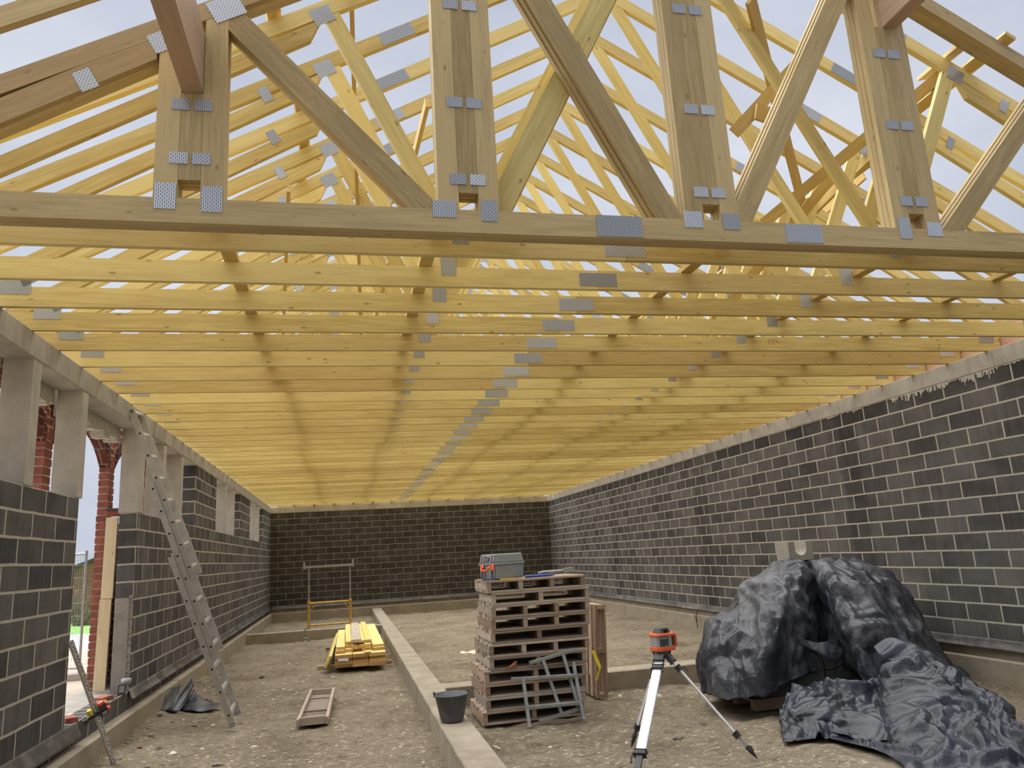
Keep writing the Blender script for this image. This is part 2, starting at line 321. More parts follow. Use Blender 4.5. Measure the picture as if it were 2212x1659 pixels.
# --- ground inside (trampled sand), slightly uneven
def gz(x, y):
    h = .030 * (noise.noise(Vector((x * .9, y * .9, 0)))) + .030 * noise.noise(Vector((x * 3.1, y * 3.1, 4))) + .022 * noise.noise(Vector((x * 8, y * 8, 9)))
    return h - .03
def grid_ground():
    xs = []; x = .05
    while x < 9.6: xs.append(x); x += .055
    ys = [2.0]
    while ys[-1] < 26.5: ys.append(ys[-1] + (.05 if ys[-1] < 12 else .1))
    vs = []; fs = []
    for j, y in enumerate(ys):
        for i, x in enumerate(xs):
            z = gz(x, y) + (.10 * max(0, 1 - x / .9) ** 1.5 if y < 14 else 0)
            vs.append((x, y, z))
    n = len(xs)
    for j in range(len(ys) - 1):
        for i in range(n - 1): a = j * n + i; fs.append((a, a + 1, a + n + 1, a + n))
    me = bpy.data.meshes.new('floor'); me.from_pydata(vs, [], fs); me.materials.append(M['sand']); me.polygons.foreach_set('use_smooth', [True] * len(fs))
    o = bpy.data.objects.new('floor', me); COL.objects.link(o); return struct(o)
grid_ground()
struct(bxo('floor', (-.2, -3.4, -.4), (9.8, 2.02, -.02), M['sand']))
# --- block walls
def lwall():
    global m
    m = MB()
    U = lambda lo, hi: m.box((lo[0], lo[1], lo[2] - ZB), (hi[0], hi[1], hi[2] - ZB))
    def fin():
        o = m.build('wall_left', M['block']); o.location.z = ZB; struct(o)
    for lo, hi in (((-.2, -3.2, ZB), (0, 7.75, 2.438)), ((-.2, 9.84, ZB), (0, YB, 2.438)), ((-.2, 13.38, 2.44), (0, 15.5, ZT)), ((-.2, 18.95, 2.44), (0, 20.9, ZT)), ((-.2, 24.2, 2.44), (0, YB, ZT)), ((-.2, -3.2, 0), (-.005, YB, ZB - .001))):
        m = MB(); U(lo, hi); fin()
lwall()
m = MB(); m.box((WR, -3.2, 0), (WR + .2, YB, ZT - ZB)); o = m.build('wall_right', M['blockr']); o.location.z = ZB; struct(o)
m = MB(); m.box((-.2, YB, 0), (WR + .2, YB + .2, ZT - ZB)); o = m.build('wall_back', M['block2']); o.location.z = ZB; struct(o)
m = MB(); m.prism([(-.2, -ZB), (WR + .2, -ZB), (WR + .2, ZR - ZB), (CX, 6.9 - ZB), (-.2, ZR - ZB)], -3.4, -3.2, (1, 0)); o = m.build('wall_added_light_blocker', M['block']); o.location.z = ZB; struct(o)  # unseen gable added behind the camera to cut sky light on the girder
# lower course under the damp course
struct(bxo('wall_right', (WR + .01, -3.2, -.1), (WR + .2, YB, ZB), M['footing'])); struct(bxo('wall_back', (-.2, YB + .01, -.1), (WR + .2, YB + .2, ZB), M['footing']))
# --- ring beam
def ring(name, lo, hi, axis):
    m = MB(); m.box(lo, hi); o = m.build(name, M['ring'], bevel=.006); return struct(o)
ring('trim_1', (-.22, -3.2, ZT), (.012, YB, ZR), 'y'); ring('trim_2', (WR - .012, -3.2, ZT), (WR + .22, YB, ZR), 'y'); ring('trim_3', (-.2, YB - .012, ZT), (WR + .2, YB + .22, ZR), 'x')
# shutter joints of the ring beam
m = MB()
for y in (3.2, 5.6, 8.0, 10.4, 12.8, 15.2, 17.6, 20, 22.4): m.box((.012, y, ZT), (.016, y + .012, ZR))
for y in (3.5, 6.9, 9.7, 12.6, 15.4, 18.2, 21, 23.8): m.box((WR - .017, y, ZT - .01), (WR - .012, y + .012, ZR))
struct(m.build('trim_4', M['ring']))
# mortar runs under the right ring beam
m = MB(); y = 6.0; rr = random.Random(3)
while y < 26.4:
    w = rr.uniform(.008, .028); near = 1 if y < 8.6 else (.35 if y < 10.5 else .12)
    d = rr.uniform(.0, .07) ** 1.0 * near * (1 if noise.noise(Vector((y * 1.3, 2, 0))) > -.05 else .3) * (1 if rr.random() < .8 else 1.9) + .004
    m.box((WR - .006, y, ZT - d), (WR + .004, y + w, ZT + .004)); y += w
struct(m.build('trim_5', M['post']))
m = MB(); y = 9.9
while y < 26.4:
    w = rr.uniform(.02, .08); m.box((-.004, y, ZT - rr.uniform(.003, .02)), (.006, y + w, ZT + .004)); y += w
struct(m.build('trim_6', M['post']))
# --- damp proof foil strips
def foil_strip(name, pts_fn, length, n, prof):
    P = []
    for i in range(len(prof)):
        row = []
        for k in range(n + 1):
            t = k / n * length; off, dz = prof[i]; wv = noise.noise(Vector((t * 1.4, i * .7, 3))) * .018 * (i > 0) + noise.noise(Vector((t * 5, i, 8))) * .008 * (i > 1)
            row.append(pts_fn(t, off + wv, ZB + dz + wv * .6))
        P.append(row)
    m = MB(); m.grid(P); o = m.build(name, M['dpc'], smooth=True, solid=.003); return struct(o)
pr = [(.002, .02), (.008, .0), (.022, -.035), (.045, -.075), (.06, -.085)]
foil_strip('baseboard_left', lambda t, o, z: (o, 9.80 + t, z), YB - 9.85, 220, pr)
foil_strip('baseboard_near', lambda t, o, z: (o, 3.0 + t, z), 5.05, 80, [(.002, .01), (.01, -.01), (.03, -.05), (.05, -.10), (.06, -.125)])
foil_strip('baseboard_right', lambda t, o, z: (WR - o, 3.0 + t, z), YB - 3.05, 260, pr)
foil_strip('baseboard_back', lambda t, o, z: (t + .02, YB - o, z), WR - .04, 110, pr)
# --- footings
struct(bxo('trim_7', (-.0, 1.0, -.2), (.13, YB, .25), M['footing'], bevel=.008)); struct(bxo('trim_8', (WR - .11, 1, -.2), (WR + .02, YB, .25), M['footing'], bevel=.008)); struct(bxo('trim_9', (.13, YB - .38, -.2), (WR - .11, YB + .01, .25), M['footing'], bevel=.008))
def kerb(name, lo, hi, label):
    m = MB(); x0, y0, z0 = lo; x1, y1, z1 = hi; ax = 1 if (y1 - y0) > (x1 - x0) else 0; L = hi[ax] - lo[ax]; n = int(L / .12); P = []
    for k in range(n + 1):
        t = lo[ax] + L * k / n; j1 = noise.noise(Vector((t * 3, 1, 0))) * .007; j2 = noise.noise(Vector((t * 3, 7, 0))) * .007; jz = noise.noise(Vector((t * 2, 4, 0))) * .006
        if ax == 1: ring_ = [(x0 + j1, t, z0), (x0 + j1, t, z1 - .01 + jz), (x0 + .01 + j1, t, z1 + jz), (x1 - .01 + j2, t, z1 + jz), (x1 + j2, t, z1 - .01 + jz), (x1 + j2, t, z0)]
        else: ring_ = [(t, y0 + j1, z0), (t, y0 + j1, z1 - .01 + jz), (t, y0 + .01 + j1, z1 + jz), (t, y1 - .01 + j2, z1 + jz), (t, y1 + j2, z1 - .01 + jz), (t, y1 + j2, z0)]
        P.append(ring_)
    m.grid(P); m.quad(P[0], [(0, 0)] * 6); m.quad(P[-1][::-1], [(0, 0)] * 6)
    return tag(m.build(name, M['footing'], merge=True), label, 'foundation', None, 'structure')
kerb('trim_10', (3.245, 3.2, -.15), (3.54, YB - .35, .2), 'long low concrete foundation strip running from the camera to the back wall')
kerb('trim_11', (.12, 19.38, -.15), (3.25, 19.66, .2), 'low concrete cross strip behind the pile of yellow boards, left of the long strip')
kerb('trim_12', (3.53, 9.52, -.15), (WR - .1, 9.86, .2), 'low concrete cross strip behind the laser tripod and pallet stack')
# saw dust spots on the sand
# --- concrete posts and outer leaf
POSTS = [(5.3, 5.46), (6.47, 6.64), (7.66, 7.82), (9.84, 10.05), (11.02, 11.18), (12.2, 12.34), (16.62, 16.78), (17.86, 18.01), (21.8, 21.95), (23.0, 23.14)]
PL = ['nearest, cut by the left frame edge', 'wide one left of the brick pier', 'standing on the near wall end by the door gap', 'just beyond the door gap, behind the ladder top', 'seen through the ladder rungs', 'last before the first dark block pier', 'left one of the middle window', 'right one of the middle window', 'left one of the farthest window', 'right one of the farthest window']
for (a, b), t in zip(POSTS, PL):
    m = MB(); m.box((-.205, a, 2.44), (.006, b, ZT + .002)); m.box((-.215, a + .0, 2.44), (-.2, b, ZT + .002)); o = m.build('concrete_post', M['post'], bevel=.004)
    tag(o, 'pale precast concrete post, ' + t, 'concrete post', 'precast window posts in the left wall')
# render patch and rough edge on door reveal
m = MB(); m.box((-.19, 9.815, ZB), (-.035, 9.842, 1.46)); o = m.build('wall_left_reveal', M['render'], bevel=.006); o.name = 'wall_left'; struct(o)
m = MB(); rr = random.Random(5)
for k in range(70):
    z = ZB + .015 * k; m.box((-.04 + rr.uniform(-.008, .006), 9.822 + rr.uniform(-.006, .006), z), (-.002 + rr.uniform(-.004, .004), 9.845, z + .0145))
struct(m.build('wall_left', M['render']))
# brick piers
def pier(y0, label, z0=.3, z1=3.12):
    t = thing('brick_pier', label, 'brick pier', (0, 0, 0), 0, 'red brick piers outside the left wall'); m = MB(); k = 0; z = z0; r = random.Random(int(y0 * 10))
    while z < z1:
        j = r.uniform(-.004, .004); m.box((-.53 + j, y0 + j, z), (-.41 + j, y0 + .2 + j, z + .07)); z += .086
    m.build('bricks', M['redbrick'], t, bevel=.003); b = MB(); b.box((-.522, y0 + .01, z0), (-.418, y0 + .19, z1)); b.build('mortar', M['mortar'], t); return t
PY = [5.9, 8.02, 10.12, 12.2, 14.3, 16.4, 18.5, 20.6]
for y0, lb in zip(PY[:4], ('red brick pier at the far left frame edge behind the first concrete posts', 'red brick pier seen between the two nearest concrete posts', 'tall slim red brick pier standing in the door gap', 'red brick pier glimpsed right of the ladder top through the window posts')): pier(y0, lb)
# arches
def arch(ya, yb, label):
    t = thing('brick_arch', label, 'brick arch', (0, 0, 0), 0, 'red brick arches outside the left wall'); n = 14; m = MB(); so_ = MB(); zc = 3.02; a0 = ya + .2; w = yb - a0; H = .36
    def az(s): return zc + H * (1 - abs(2 * s - 1) ** 2.6)
    for i in range(n):
        s0, s1 = i / n, (i + 1) / n; y0, y1 = a0 + w * s0, a0 + w * s1; z0, z1 = az(s0), az(s1)
        so_.prism([(y0, z0), (y1, z1), (y1, z1 + .19), (y0, z0 + .19)], -.53, -.41, (0, 1), axis='x')
        m.prism([(y0, z0 + .19), (y1, z1 + .19), (y1, 3.95), (y0, 3.95)], -.525, -.415, (1, 0), axis='x')
    m.box((-.525, ya, 3.12), (-.415, ya + .2, 3.95))
    so_.build('arch_bricks', M['soldier'], t); m.build('brick_infill', M['brick'], t); return t
arch(PY[0], PY[1], 'red brick arch at the upper left frame edge beyond the concrete posts'); arch(PY[1], PY[2], 'red brick arch over the door gap, left of the slim pier'); arch(PY[2], PY[3], 'red brick arch beginning right of the slim pier, behind the ladder')
# outer leaf beyond: solid brick below sill height
struct(bxo('wall_outer', (-.53, 12.4, .2), (-.41, YB, 2.36), M['brick'])); struct(bxo('wall_outer', (-.53, 1.0, .2), (-.41, 5.8, 2.36), M['brick']))
struct(bxo('wall_outer', (-.53, 10.34, .2), (-.41, 12.2, 2.36), M['brick']))
# insulation under the ring beam
def insul(y0, y1, label):
    m = MB(); r = random.Random(int(y0 * 7)); y = y0
    while y < y1:
        w = r.uniform(.03, .1); d = r.uniform(.0, .10); m.box((-.40 + r.uniform(0, .02), y, 3.33 - d * .8), (-.24, min(y + w, y1), 3.62)); y += w
    return tag(m.build('insulation_board', M['foam']), label, 'insulation', 'ragged insulation above the window openings')
insul(7.0, 7.66, 'ragged cream insulation strip above the narrow opening between the near posts'); insul(8.1, 9.84, 'ragged cream insulation strip above the door gap under the ring beam')
# timber closing the cavity beside the door
t = thing('cavity_timber', 'tall pale upright timber closing the cavity between brick pier and block wall', 'timber board', (0, 0, 0))
m = MB(); m.beam((-.335, 9.93, .46), (-.318, 9.93, 1.46), .045, .125, (0, 1, 0)); m.build('lower_board', M['lath'], t); m = MB(); m.beam((-.312, 9.945, 1.465), (-.305, 9.955, 2.40), .045, .125, (0, 1, 0)); m.build('upper_board', M['lath'], t)
tag(bxo('brick_offcut', (-.36, 9.95, 2.42), (-.2, 10.12, 2.48), M['redbrick'], bevel=.004), 'reddish brick offcut lying on top of the pale upright timber', 'brick')
tag(bxo('slate_piece', (-.38, 9.92, 2.482), (-.22, 10.1, 2.505), M['dgrey']), 'thin dark slate piece lying over the reddish offcut on the timber', 'slate')
struct(bxo('trim_13', (-.6, 7.3, .1), (-.2, 10.4, .432), M['render']))
# --- outside world
m = MB(); m.quad([(-120, -20, -.6), (-.6, -20, .15), (-.6, 16, .15), (-120, 16, -.6)][::1], [(0, 0)] * 4); m.quad([(-120, 16, -.6), (-.6, 16, .15), (-.6, 22, .05), (-120, 22, -.6)], [(0, 0)] * 4)
struct(m.build('ground_outside', M['soil']))
m = MB(); m.quad([(-120, 20.5, .02), (-.7, 20.5, .06), (-.7, 27, .02), (-120, 27, -.1)], [(0, 0)] * 4); struct(m.build('road', M['road']))
m = MB(); m.quad([(-120, 27, -.1), (-.7, 27, .02), (-.7, 36, -.1), (-120, 60, -.4)], [(0, 0)] * 4); m.quad([(-120, 60, -.4), (-.7, 36, -.1), (40, 120, -.4), (-120, 120, -.4)], [(0, 0)] * 4); struct(m.build('grass_verge', M['grass']))
# hill
P = []
for j in range(13):
    row = []
    for i in range(61):
        a = -2.2 + i * .05; r_ = 150 + j * 9; x = 2.4 + r_ * sin(a * .75 - .1); y = r_ * cos(a * .75 - .1); h = (j / 12) ** .8 * (12.5 + 2.5 * noise.noise(Vector((a * 2, 0, 0)))) + noise.noise(Vector((i * .9, j * .9, 0))) * 1.3 * (j > 1)
        row.append((x, y, h - 2))
    P.append(row)
m = MB(); m.grid([r[::-1] for r in P]); tag(m.build('wooded_hill', M['forest'], smooth=True), None, None, None, 'structure')
# old brick outbuilding
t = thing('brick_house', 'old red brick house gable far outside through the door gap', 'house', (0, 0, 0)); m = MB()
hx, hy = -11.4, 45.0
m.prism([(hx - 5, -1), (hx + 5, -1), (hx + 5, 2.35), (hx + 3, 3.3), (hx - 5, 0.6)], hy, hy + 6, (1, 0)); m.build('wall', M['housebrick'], t)
m = MB(); m.prism([(hx - 5.3, .55), (hx - 5.3, .4), (hx + 3, 3.3), (hx + 3, 3.45)], hy - .3, hy + 6.3, (1, .3)); m.build('roof', M['dgrey'], t)
def bush(x, y, z, s, label):
    m = MB(); r = random.Random(int(x * 31 + y)); 
    for k in range(140):
        a = r.uniform(0, 2 * pi); e = r.uniform(.1, 1.4); L = s * r.uniform(.6, 1.1); p0 = Vector((x + r.uniform(-s, s) * .4, y + r.uniform(-.5, .5), z)); d = Vector((cos(a) * cos(e), sin(a) * cos(e), sin(e)))
        q = p0 + d * L * .5 + Vector((r.uniform(-.1, .1), 0, r.uniform(-.1, .1))); m.tube([p0, q, q + (d + Vector((r.uniform(-.4, .4), r.uniform(-.4, .4), .3))).normalized() * L * .5], [.03, .018, .006], 4)
    return tag(m.build('bush', M['bush']), label, 'bush')
bush(-9.3, 38, -.3, 1.7, 'brown leafless bush in front of the distant brick house'); bush(-7.4, 33.5, -.2, 1.0, 'small bare bush on the grass verge beside the road')
# site fence
t = thing('site_fence', 'grey wire mesh construction fence seen through the door gap', 'fence', (0, 0, 0))
fa, fb = Vector((-4.6, 15.2, .2)), Vector((-1.2, 13.4, .2)); fb2 = Vector((-1.75, 13.95, .2)); d = (fb2 - fa)
for q in (fa, fb2): mm = MB(); mm.tube([q, q + Vector((0, 0, 1.95))], .021, 8); mm.build('post', M['steel'], t)
mm = MB(); mm.tube([fa + Vector((0, 0, 1.9)), fb2 + Vector((0, 0, 1.9))], .019, 8); mm.tube([fa + Vector((0, 0, .12)), fb2 + Vector((0, 0, .12))], .019, 8); mm.build('rail', M['steel'], t)
mm = MB()
for k in range(1, 60): q = fa + d * (k / 60); mm.tube([q + Vector((0, 0, .12)), q + Vector((0, 0, 1.9))], .0022, 3)
for k in range(1, 9): z = .12 + k * .2; mm.tube([fa + Vector((0, 0, z)), fb2 + Vector((0, 0, z))], .0022, 3)
mm.build('wire_mesh', M['steel'], t)
o = bxo('fence_foot', (-2.1, 13.85, .13), (-1.45, 14.1, .25), M['ring'], bevel=.02); tag(o, 'pale concrete foot block under the construction fence post', 'fence foot')
# ================================================================ roof trusses
MIR = 2 * CX
zb = lambda x: Z0 + S * (x if x <= CX else MIR - x)
nn = sqrt(1 + S * S); CD = (1 / nn, S / nn)
def mir(pts): return [(MIR - x, z) for x, z in pts]
def member(parent, name, pts, y0, y1, d, mat, uo=0):
    m = MB(); m.prism(pts, y0, y1, d, uo); return m.build(name, mat, parent)
def strip(p0, p1, w):
    p0 = Vector(p0); p1 = Vector(p1); d = (p1 - p0).normalized(); n = Vector((-d.y, d.x)) * (w / 2)
    return [tuple(p0 + n), tuple(p1 + n), tuple(p1 - n), tuple(p0 - n)], (d.x, d.y)
def plate(parent, cx, cz, w, h, ang, y, label=None, back=False):
    d = (cos(ang), sin(ang)); n = (-d[1], d[0]); P = [(cx + d[0] * a * w / 2 + n[0] * b * h / 2, cz + d[1] * a * w / 2 + n[1] * b * h / 2) for a, b in ((-1, -1), (1, -1), (1, 1), (-1, 1))]
    m = MB(); m.prism(P, y - .0022, y, d); o = m.build('nail_plate', M['plate'], parent); return o
AS = math.atan(S)
def web_poly(p0, p1, w, floor=3.792, dbl=False):
    P, d = strip(p0, p1, w); P = clip(P, 0, -1, -floor)
    P = clip(P, -S, 1, Z0 - .002); P = clip(P, S, 1, Z0 + S * MIR - .002)
    return P, d
CHB, CHT = 3.64, 3.79
def common_truss():
    t = thing('roof_truss', 'x', 'roof truss', (0, 0, 0), 0, 'yellow roof trusses in a row')
    T = .045
    member(t, 'bottom_chord', [(-.18, CHB), (4.31, CHB), (4.31, CHT), (-.18, CHT)], 0, T, (1, 0), M['truss']); member(t, 'bottom_chord', [(4.312, CHB), (MIR + .08, CHB), (MIR + .08, CHT), (4.312, CHT)], 0, T, (1, 0), M['truss'], 7)
    tc_ = [(-.55, Z0 - S * .55), (CX - .001, zb(CX)), (CX - .001, zb(CX) + TV), (-.55, Z0 - S * .55 + TV)]
    member(t, 'top_chord', tc_, 0, T, CD, M['truss'], 2); member(t, 'top_chord', mir(tc_), 0, T, (-CD[0], CD[1]), M['truss'], 9)
    dl = lambda x: 4.705 + .612 * (x - 1.257)
    db = clip(clip([(-.6, dl(-.6) - .125), (2.20, dl(2.20) - .125), (2.27, dl(2.27)), (-.6, dl(-.6))], 0, -1, -3.792), -S, 1, Z0 - .002)
    member(t, 'chord_doubler', db, 0.001, T - .001, CD, M['truss'], 4); member(t, 'chord_doubler', mir(db), 0.001, T - .001, (-CD[0], CD[1]), M['truss'], 12)
    for f in (0, 1):
        for p0, p1, w in (((2.33, zb(2.33) + .02), (3.12, 3.74), .115), ((CX - .07, zb(CX) - .0), (3.20, 3.74), .10)):
            P, d = web_poly(p0, p1, w)
            if p0[0] < 3: P = clip(P, -1, 0, -2.235) 
            else: P = clip(P, 1, 0, CX - .001)
            if f: P = mir(P); d = (-d[0], d[1])
            member(t, 'web', P, 0.0015, T - .0015, d, M['web'], 3 * f)
    e = -.0005
    for f in (0, 1):
        X = (lambda x: MIR - x) if f else (lambda x: x); A = -AS if f else AS
        plate(t, X(2.28), zb(2.28) + .015, .145, .125, A, e); plate(t, X(2.83), zb(2.83) + TV / 2, .285, .105, A, e); plate(t, X(1.86), zb(1.86) - .005, .075, .12, A, e)
        plate(t, X(3.16), 3.80, .11, .155, 0, e); plate(t, X(.10), 3.80, .20, .14, 0, e); plate(t, X(.16), 3.86, .09, .12, A, e)
    plate(t, CX, zb(CX) + .03, .13, .20, 0, e); plate(t, 4.31, 3.715, .30, .105, 0, e)
    return t
YT = [4.615 + .584 * i for i in range(38)]; NUM = 'first second third fourth fifth sixth seventh eighth ninth tenth eleventh twelfth thirteenth fourteenth fifteenth sixteenth seventeenth eighteenth nineteenth twentieth'.split()
proto = common_truss(); rr = random.Random(11)
for i, y in enumerate(YT):
    t = proto if i == 0 else dup(proto)
    t.location = (rr.uniform(-.012, .012) if i else 0, y, 0)
    k = len(YT) - 1 - i
    w = NUM[i] if i < 20 else None
    if w: t['label'] = 'yellow timber roof truss, %s one behind the thick front girder' % w
    elif k == 0: t['label'] = 'yellow timber roof truss, the very last one against the back wall'
    else: t['label'] = 'yellow timber roof truss, %s one in front of the last at the back wall' % NUM[k - 1]
# ---- the heavy girder truss
YG = 4.255
g = thing('girder_truss', 'heavy multi-ply front girder truss with paired wide posts spanning the whole picture', 'girder truss', (0, YG, 0))
for k in range(3):
    ya, yb_ = .047 * k, .047 * k + .045; z = k * .003
    member(g, 'bottom_chord', [(-.18, CHB + z), (MIR + .08, CHB + z), (MIR + .08, CHT), (-.18, CHT)], ya, yb_, (1, 0), M['girder'], k * 5)
    tc_ = [(-.55, Z0 - S * .55 + z), (CX - .001, zb(CX) + z), (CX - .001, zb(CX) + TV), (-.55, Z0 - S * .55 + TV)]
    member(g, 'top_chord', tc_, ya, yb_, CD, M['girder'], k * 3); member(g, 'top_chord', mir(tc_), ya, yb_, (-CD[0], CD[1]), M['girder'], k * 4 + 1)
    dl = lambda x: zb(.97) + .615 * (x - .97)
    db = clip(clip([(-.6, dl(-.6) - .165 + z), (1.34, dl(1.34) - .165 + z), (1.34, dl(1.34)), (-.6, dl(-.6))], 0, -1, -3.792), -S, 1, Z0 - .002)
    member(g, 'chord_doubler', db, ya, yb_, CD, M['girder'], k + 9); member(g, 'chord_doubler', mir(db), ya, yb_, (-CD[0], CD[1]), M['girder'], k + 14)
PX = [1.545, 3.165, 4.80, 6.39, 8.03]; BEAMZ = {0: 4.465, 1: 5.43, 3: 5.43, 4: 4.465}
HW = .19
for i, px in enumerate(PX):
    for k in range(3):
        ya, yb_ = .047 * k + .001, .047 * k + .044
        for a, b in ((px - HW, px - .062), (px + .062, px + HW)):
            P = [(a, 3.792), (b, 3.792), (b, 8), (a, 8)]; P = clip(P, -S, 1, Z0 - .003); P = clip(P, S, 1, Z0 + S * MIR - .003); member(g, 'post_board', P, ya, yb_, (0, 1), M['girder'], i + k * 2)
        top = BEAMZ.get(i, 6.2) - .002; member(g, 'post_infill', [(px - .0605, 3.905), (px + .0605, 3.905), (px + .0605, top), (px - .0605, top)], ya + .001, yb_ - .001, (0, 1), M['girder'], i * 3 + k)
def gd(p0, p1, w, n=3, y0=0, off=0.0):
    for k in range(n):
        P, d = web_poly((p0[0] + off * k, p0[1]), (p1[0] + off * k, p1[1]), w)
        member(g, 'diagonal', P, y0 + .047 * k + .002, y0 + .047 * k + .043, d, M['girder'] if y0 == 0 else M['web'], k * 4)
gd((1.70, 5.06), (3.02, 3.66), .15, off=.006); gd((4.53, 3.74), (3.36, 6.07), .155, off=-.012); gd((4.93, 3.66), (6.24, 5.98), .15, off=-.01); gd((6.56, 3.66), (7.92, 5.12), .14, off=-.01)
# the opposite diagonal lies in the rear plies
gd((3.30, 3.72), (4.66, 6.36), .16, 2, .143, off=.01)
e = -.001
for cx, cz, w, h, a in ((1.42, 3.80, .115, .16, 0), (1.67, 3.79, .115, .16, 0), (3.01, 3.79, .145, .11, 0), (3.29, 3.79, .10, .14, 0), (4.66, 3.79, .13, .115, 0), (4.93, 3.785, .125, .115, 0), (6.275, 3.79, .10, .16, 0), (6.52, 3.79, .12, .105, 0), (4.137, 3.72, .31, .145, 0), (5.465, 3.72, .28, .135, 0),
                        (1.72, 5.06, .20, .15, AS), (1.36, 4.79, .12, .13, AS), (.97, 4.50, .10, .13, AS)): plate(g, cx, cz, w, h, a, e)
for px, zs in ((1.545, (4.04, 4.385)), (3.165, (3.995, 4.53, 5.25)), (4.80, (3.99, 4.61, 5.40)), (6.39, (4.0, 4.605, 5.20)), (8.03, (4.04, 4.385))):
    for z in zs:
        for s in (-1, 1): plate(g, px + s * .062, z, .10, .072, 0, e)
# small offcuts wedged on the bottom chord
for x, lb in ((1.86, 'left post pair'), (3.47, 'second post pair from the left'), (5.10, 'third post pair'), (6.74, 'right post pair')):
    tag(bxo('timber_offcut', (x - .045, YG + .05, 3.7905), (x + .045, YG + .2, 3.815), M['oldwood2']), 'small brown offcut on the girder chord, right of the ' + lb, 'timber offcut')
# purlin beams running towards the viewer
def purlin(px, z, lab):
    m = MB(); m.beam((px, 1.0, z + .2), (px, YG + .02, z + .2), .118, .40, (1, 0, 0)); return tag(m.build('purlin_beam', M['purlin'], bevel=.004), lab, 'beam', 'pinkish beams resting in the girder posts')
purlin(1.545, 4.465, 'thick pinkish beam end resting in the left post of the girder at upper left'); purlin(6.39 + .075, 5.43, 'thick pinkish beam end resting in the right post of the girder at the top edge')
# rafters in front of the girder
def rafter(y, side, lab):
    P = [(-.55, Z0 - S * .55), (CX - .001, zb(CX)), (CX - .001, zb(CX) + TV), (-.55, Z0 - S * .55 + TV)]; m = MB()
    m.prism(P if side < 0 else mir(P), y, y + .045, CD if side < 0 else (-CD[0], CD[1])); return tag(m.build('rafter', M['girder']), lab, 'rafter')
rafter(3.80, -1, 'lone yellow rafter crossing the top left corner in front of the girder'); 
# ---- binders and braces
def board(name, pts, w, h, side, lab, mat='brace', cat='brace board', group=None):
    m = MB()
    for i in range(len(pts) - 1): m.beam(pts[i], pts[i + 1], w, h, side, uo=i)
    return tag(m.build(name, M[mat]), lab, cat, group)
r = random.Random(2)
for x, lb in ((1.70, 'leftmost one, above the ladder side'), (3.04, 'above the yellow board pile'), (5.10, 'right of the row of large nail plates'), (6.64, 'second from the right wall'), (8.02, 'nearest to the right wall')):
    t = thing('ceiling_binder', 'long yellow binder across the ceiling joists, ' + lb, 'binder', (0, 0, 0), 0, 'long binders on the ceiling joists'); y = 4.50; k = 0
    while y < 26.3:
        L = min(4.4, 26.4 - y); dx = .05 if k % 2 else -.05
        m = MB(); m.beam((x + dx, y, CHT + .022), (x + dx, y + L, CHT + .022), .095, .04, (1, 0, 0), uo=k); m.build('board', M['brace'], t); y += (L - .25 if L > 4 else 9); k += 1
for s, lb in ((-1, 'left'), (1, 'right')):
    x0 = 2.03 if s < 0 else MIR - 2.06
    t = thing('rafter_binder', 'stepped yellow binder boards nailed over the %s rafters' % lb, 'binder', (0, 0, 0)); y = 4.2; k = 0
    while y < 26:
        L = r.choice((1.25, 1.4, 1.3)); dx = (-.07, .04, -.02)[k % 3]; x = x0 + dx
        z = Z0 + S * (x if s < 0 else MIR - x) + TV + .045; m = MB(); m.beam((x, y, z), (x, y + L, z), .10, .03, (1, 0, S * (-1 if s > 0 else 1)), uo=k); m.build('board', M['brace'], t); y += L - .1; k += 1
BR = [  # start, end, label : wind braces nailed along the webs
 ((2.47, 4.45, 5.63), (2.62, 9.0, 3.86), 'upright looking yellow wind brace rising left of the girder diagonal'),
 ((2.40, 4.42, 5.72), (2.36, 4.95, 5.50), 'short yellow board end hanging at the top edge left of the second post'),
 ((1.95, 6.3, 4.92), (1.78, 8.0, 3.98), 'short slanting yellow board between girder and left rafters'),
 ((3.06, 5.3, 5.20), (2.72, 8.2, 4.25), 'yellow brace board slanting up to the second post from the left'),
 ((5.43, 4.42, 5.70), (6.97, 6.3, 5.02), 'dark underside yellow wind brace falling behind the third girder diagonal'),
 ((7.56, 4.82, 5.60), (6.43, 6.2, 4.72), 'long pale wind brace rising to the right post, longest of the right cluster'),
 ((7.66, 5.02, 5.59), (7.13, 6.6, 4.93), 'second pale wind brace rising right behind the right post'),
 ((8.1, 6.7, 5.60), (7.8, 7.5, 5.28), 'short pale wind brace low beside the right post'),
 ((6.15, 8.2, 4.9), (7.4, 9.6, 5.3), 'pale crossed brace in the middle of the right brace cluster'),
 ((6.3, 7.4, 3.95), (7.2, 6.1, 5.2), 'pale brace rising steeply left of the right post'),
 ((3.0, 9.5, 5.3), (3.05, 14.0, 3.86), 'far yellow wind brace deep in the left of the roof'),
 ((6.9, 10.2, 5.2), (6.5, 16.0, 3.86), 'far yellow wind brace deep in the right of the roof')]
for a, b, lb in BR: board('wind_brace', [a, b], .032, .10, (.3, 1, 0) if abs(a[0] - b[0]) > .8 else (1, 0, 0), lb, cat='brace board', group='wind braces among the trusses')
board('noggin', [(5.45, 4.90, 4.87), (6.14, 4.90, 5.58)], .045, .10, None, 'short cross board with a square block end behind the third girder diagonal')
board('noggin', [(5.62, 4.84, 5.03), (5.80, 4.84, 4.98)], .03, .14, None, 'stubby square block nailed on the cross board behind the third girder diagonal')
board('noggin', [(7.57, 5.15, 5.71), (7.26, 4.40, 5.47)], .10, .03, (1, -.4, 0), 'flat board end sticking out under the top right rafter near the right post')
board('noggin', [(3.90, 4.30, 5.02), (4.02, 4.45, 4.98)], .12, .14, None, 'small dark block wedged where the two big central diagonals cross')
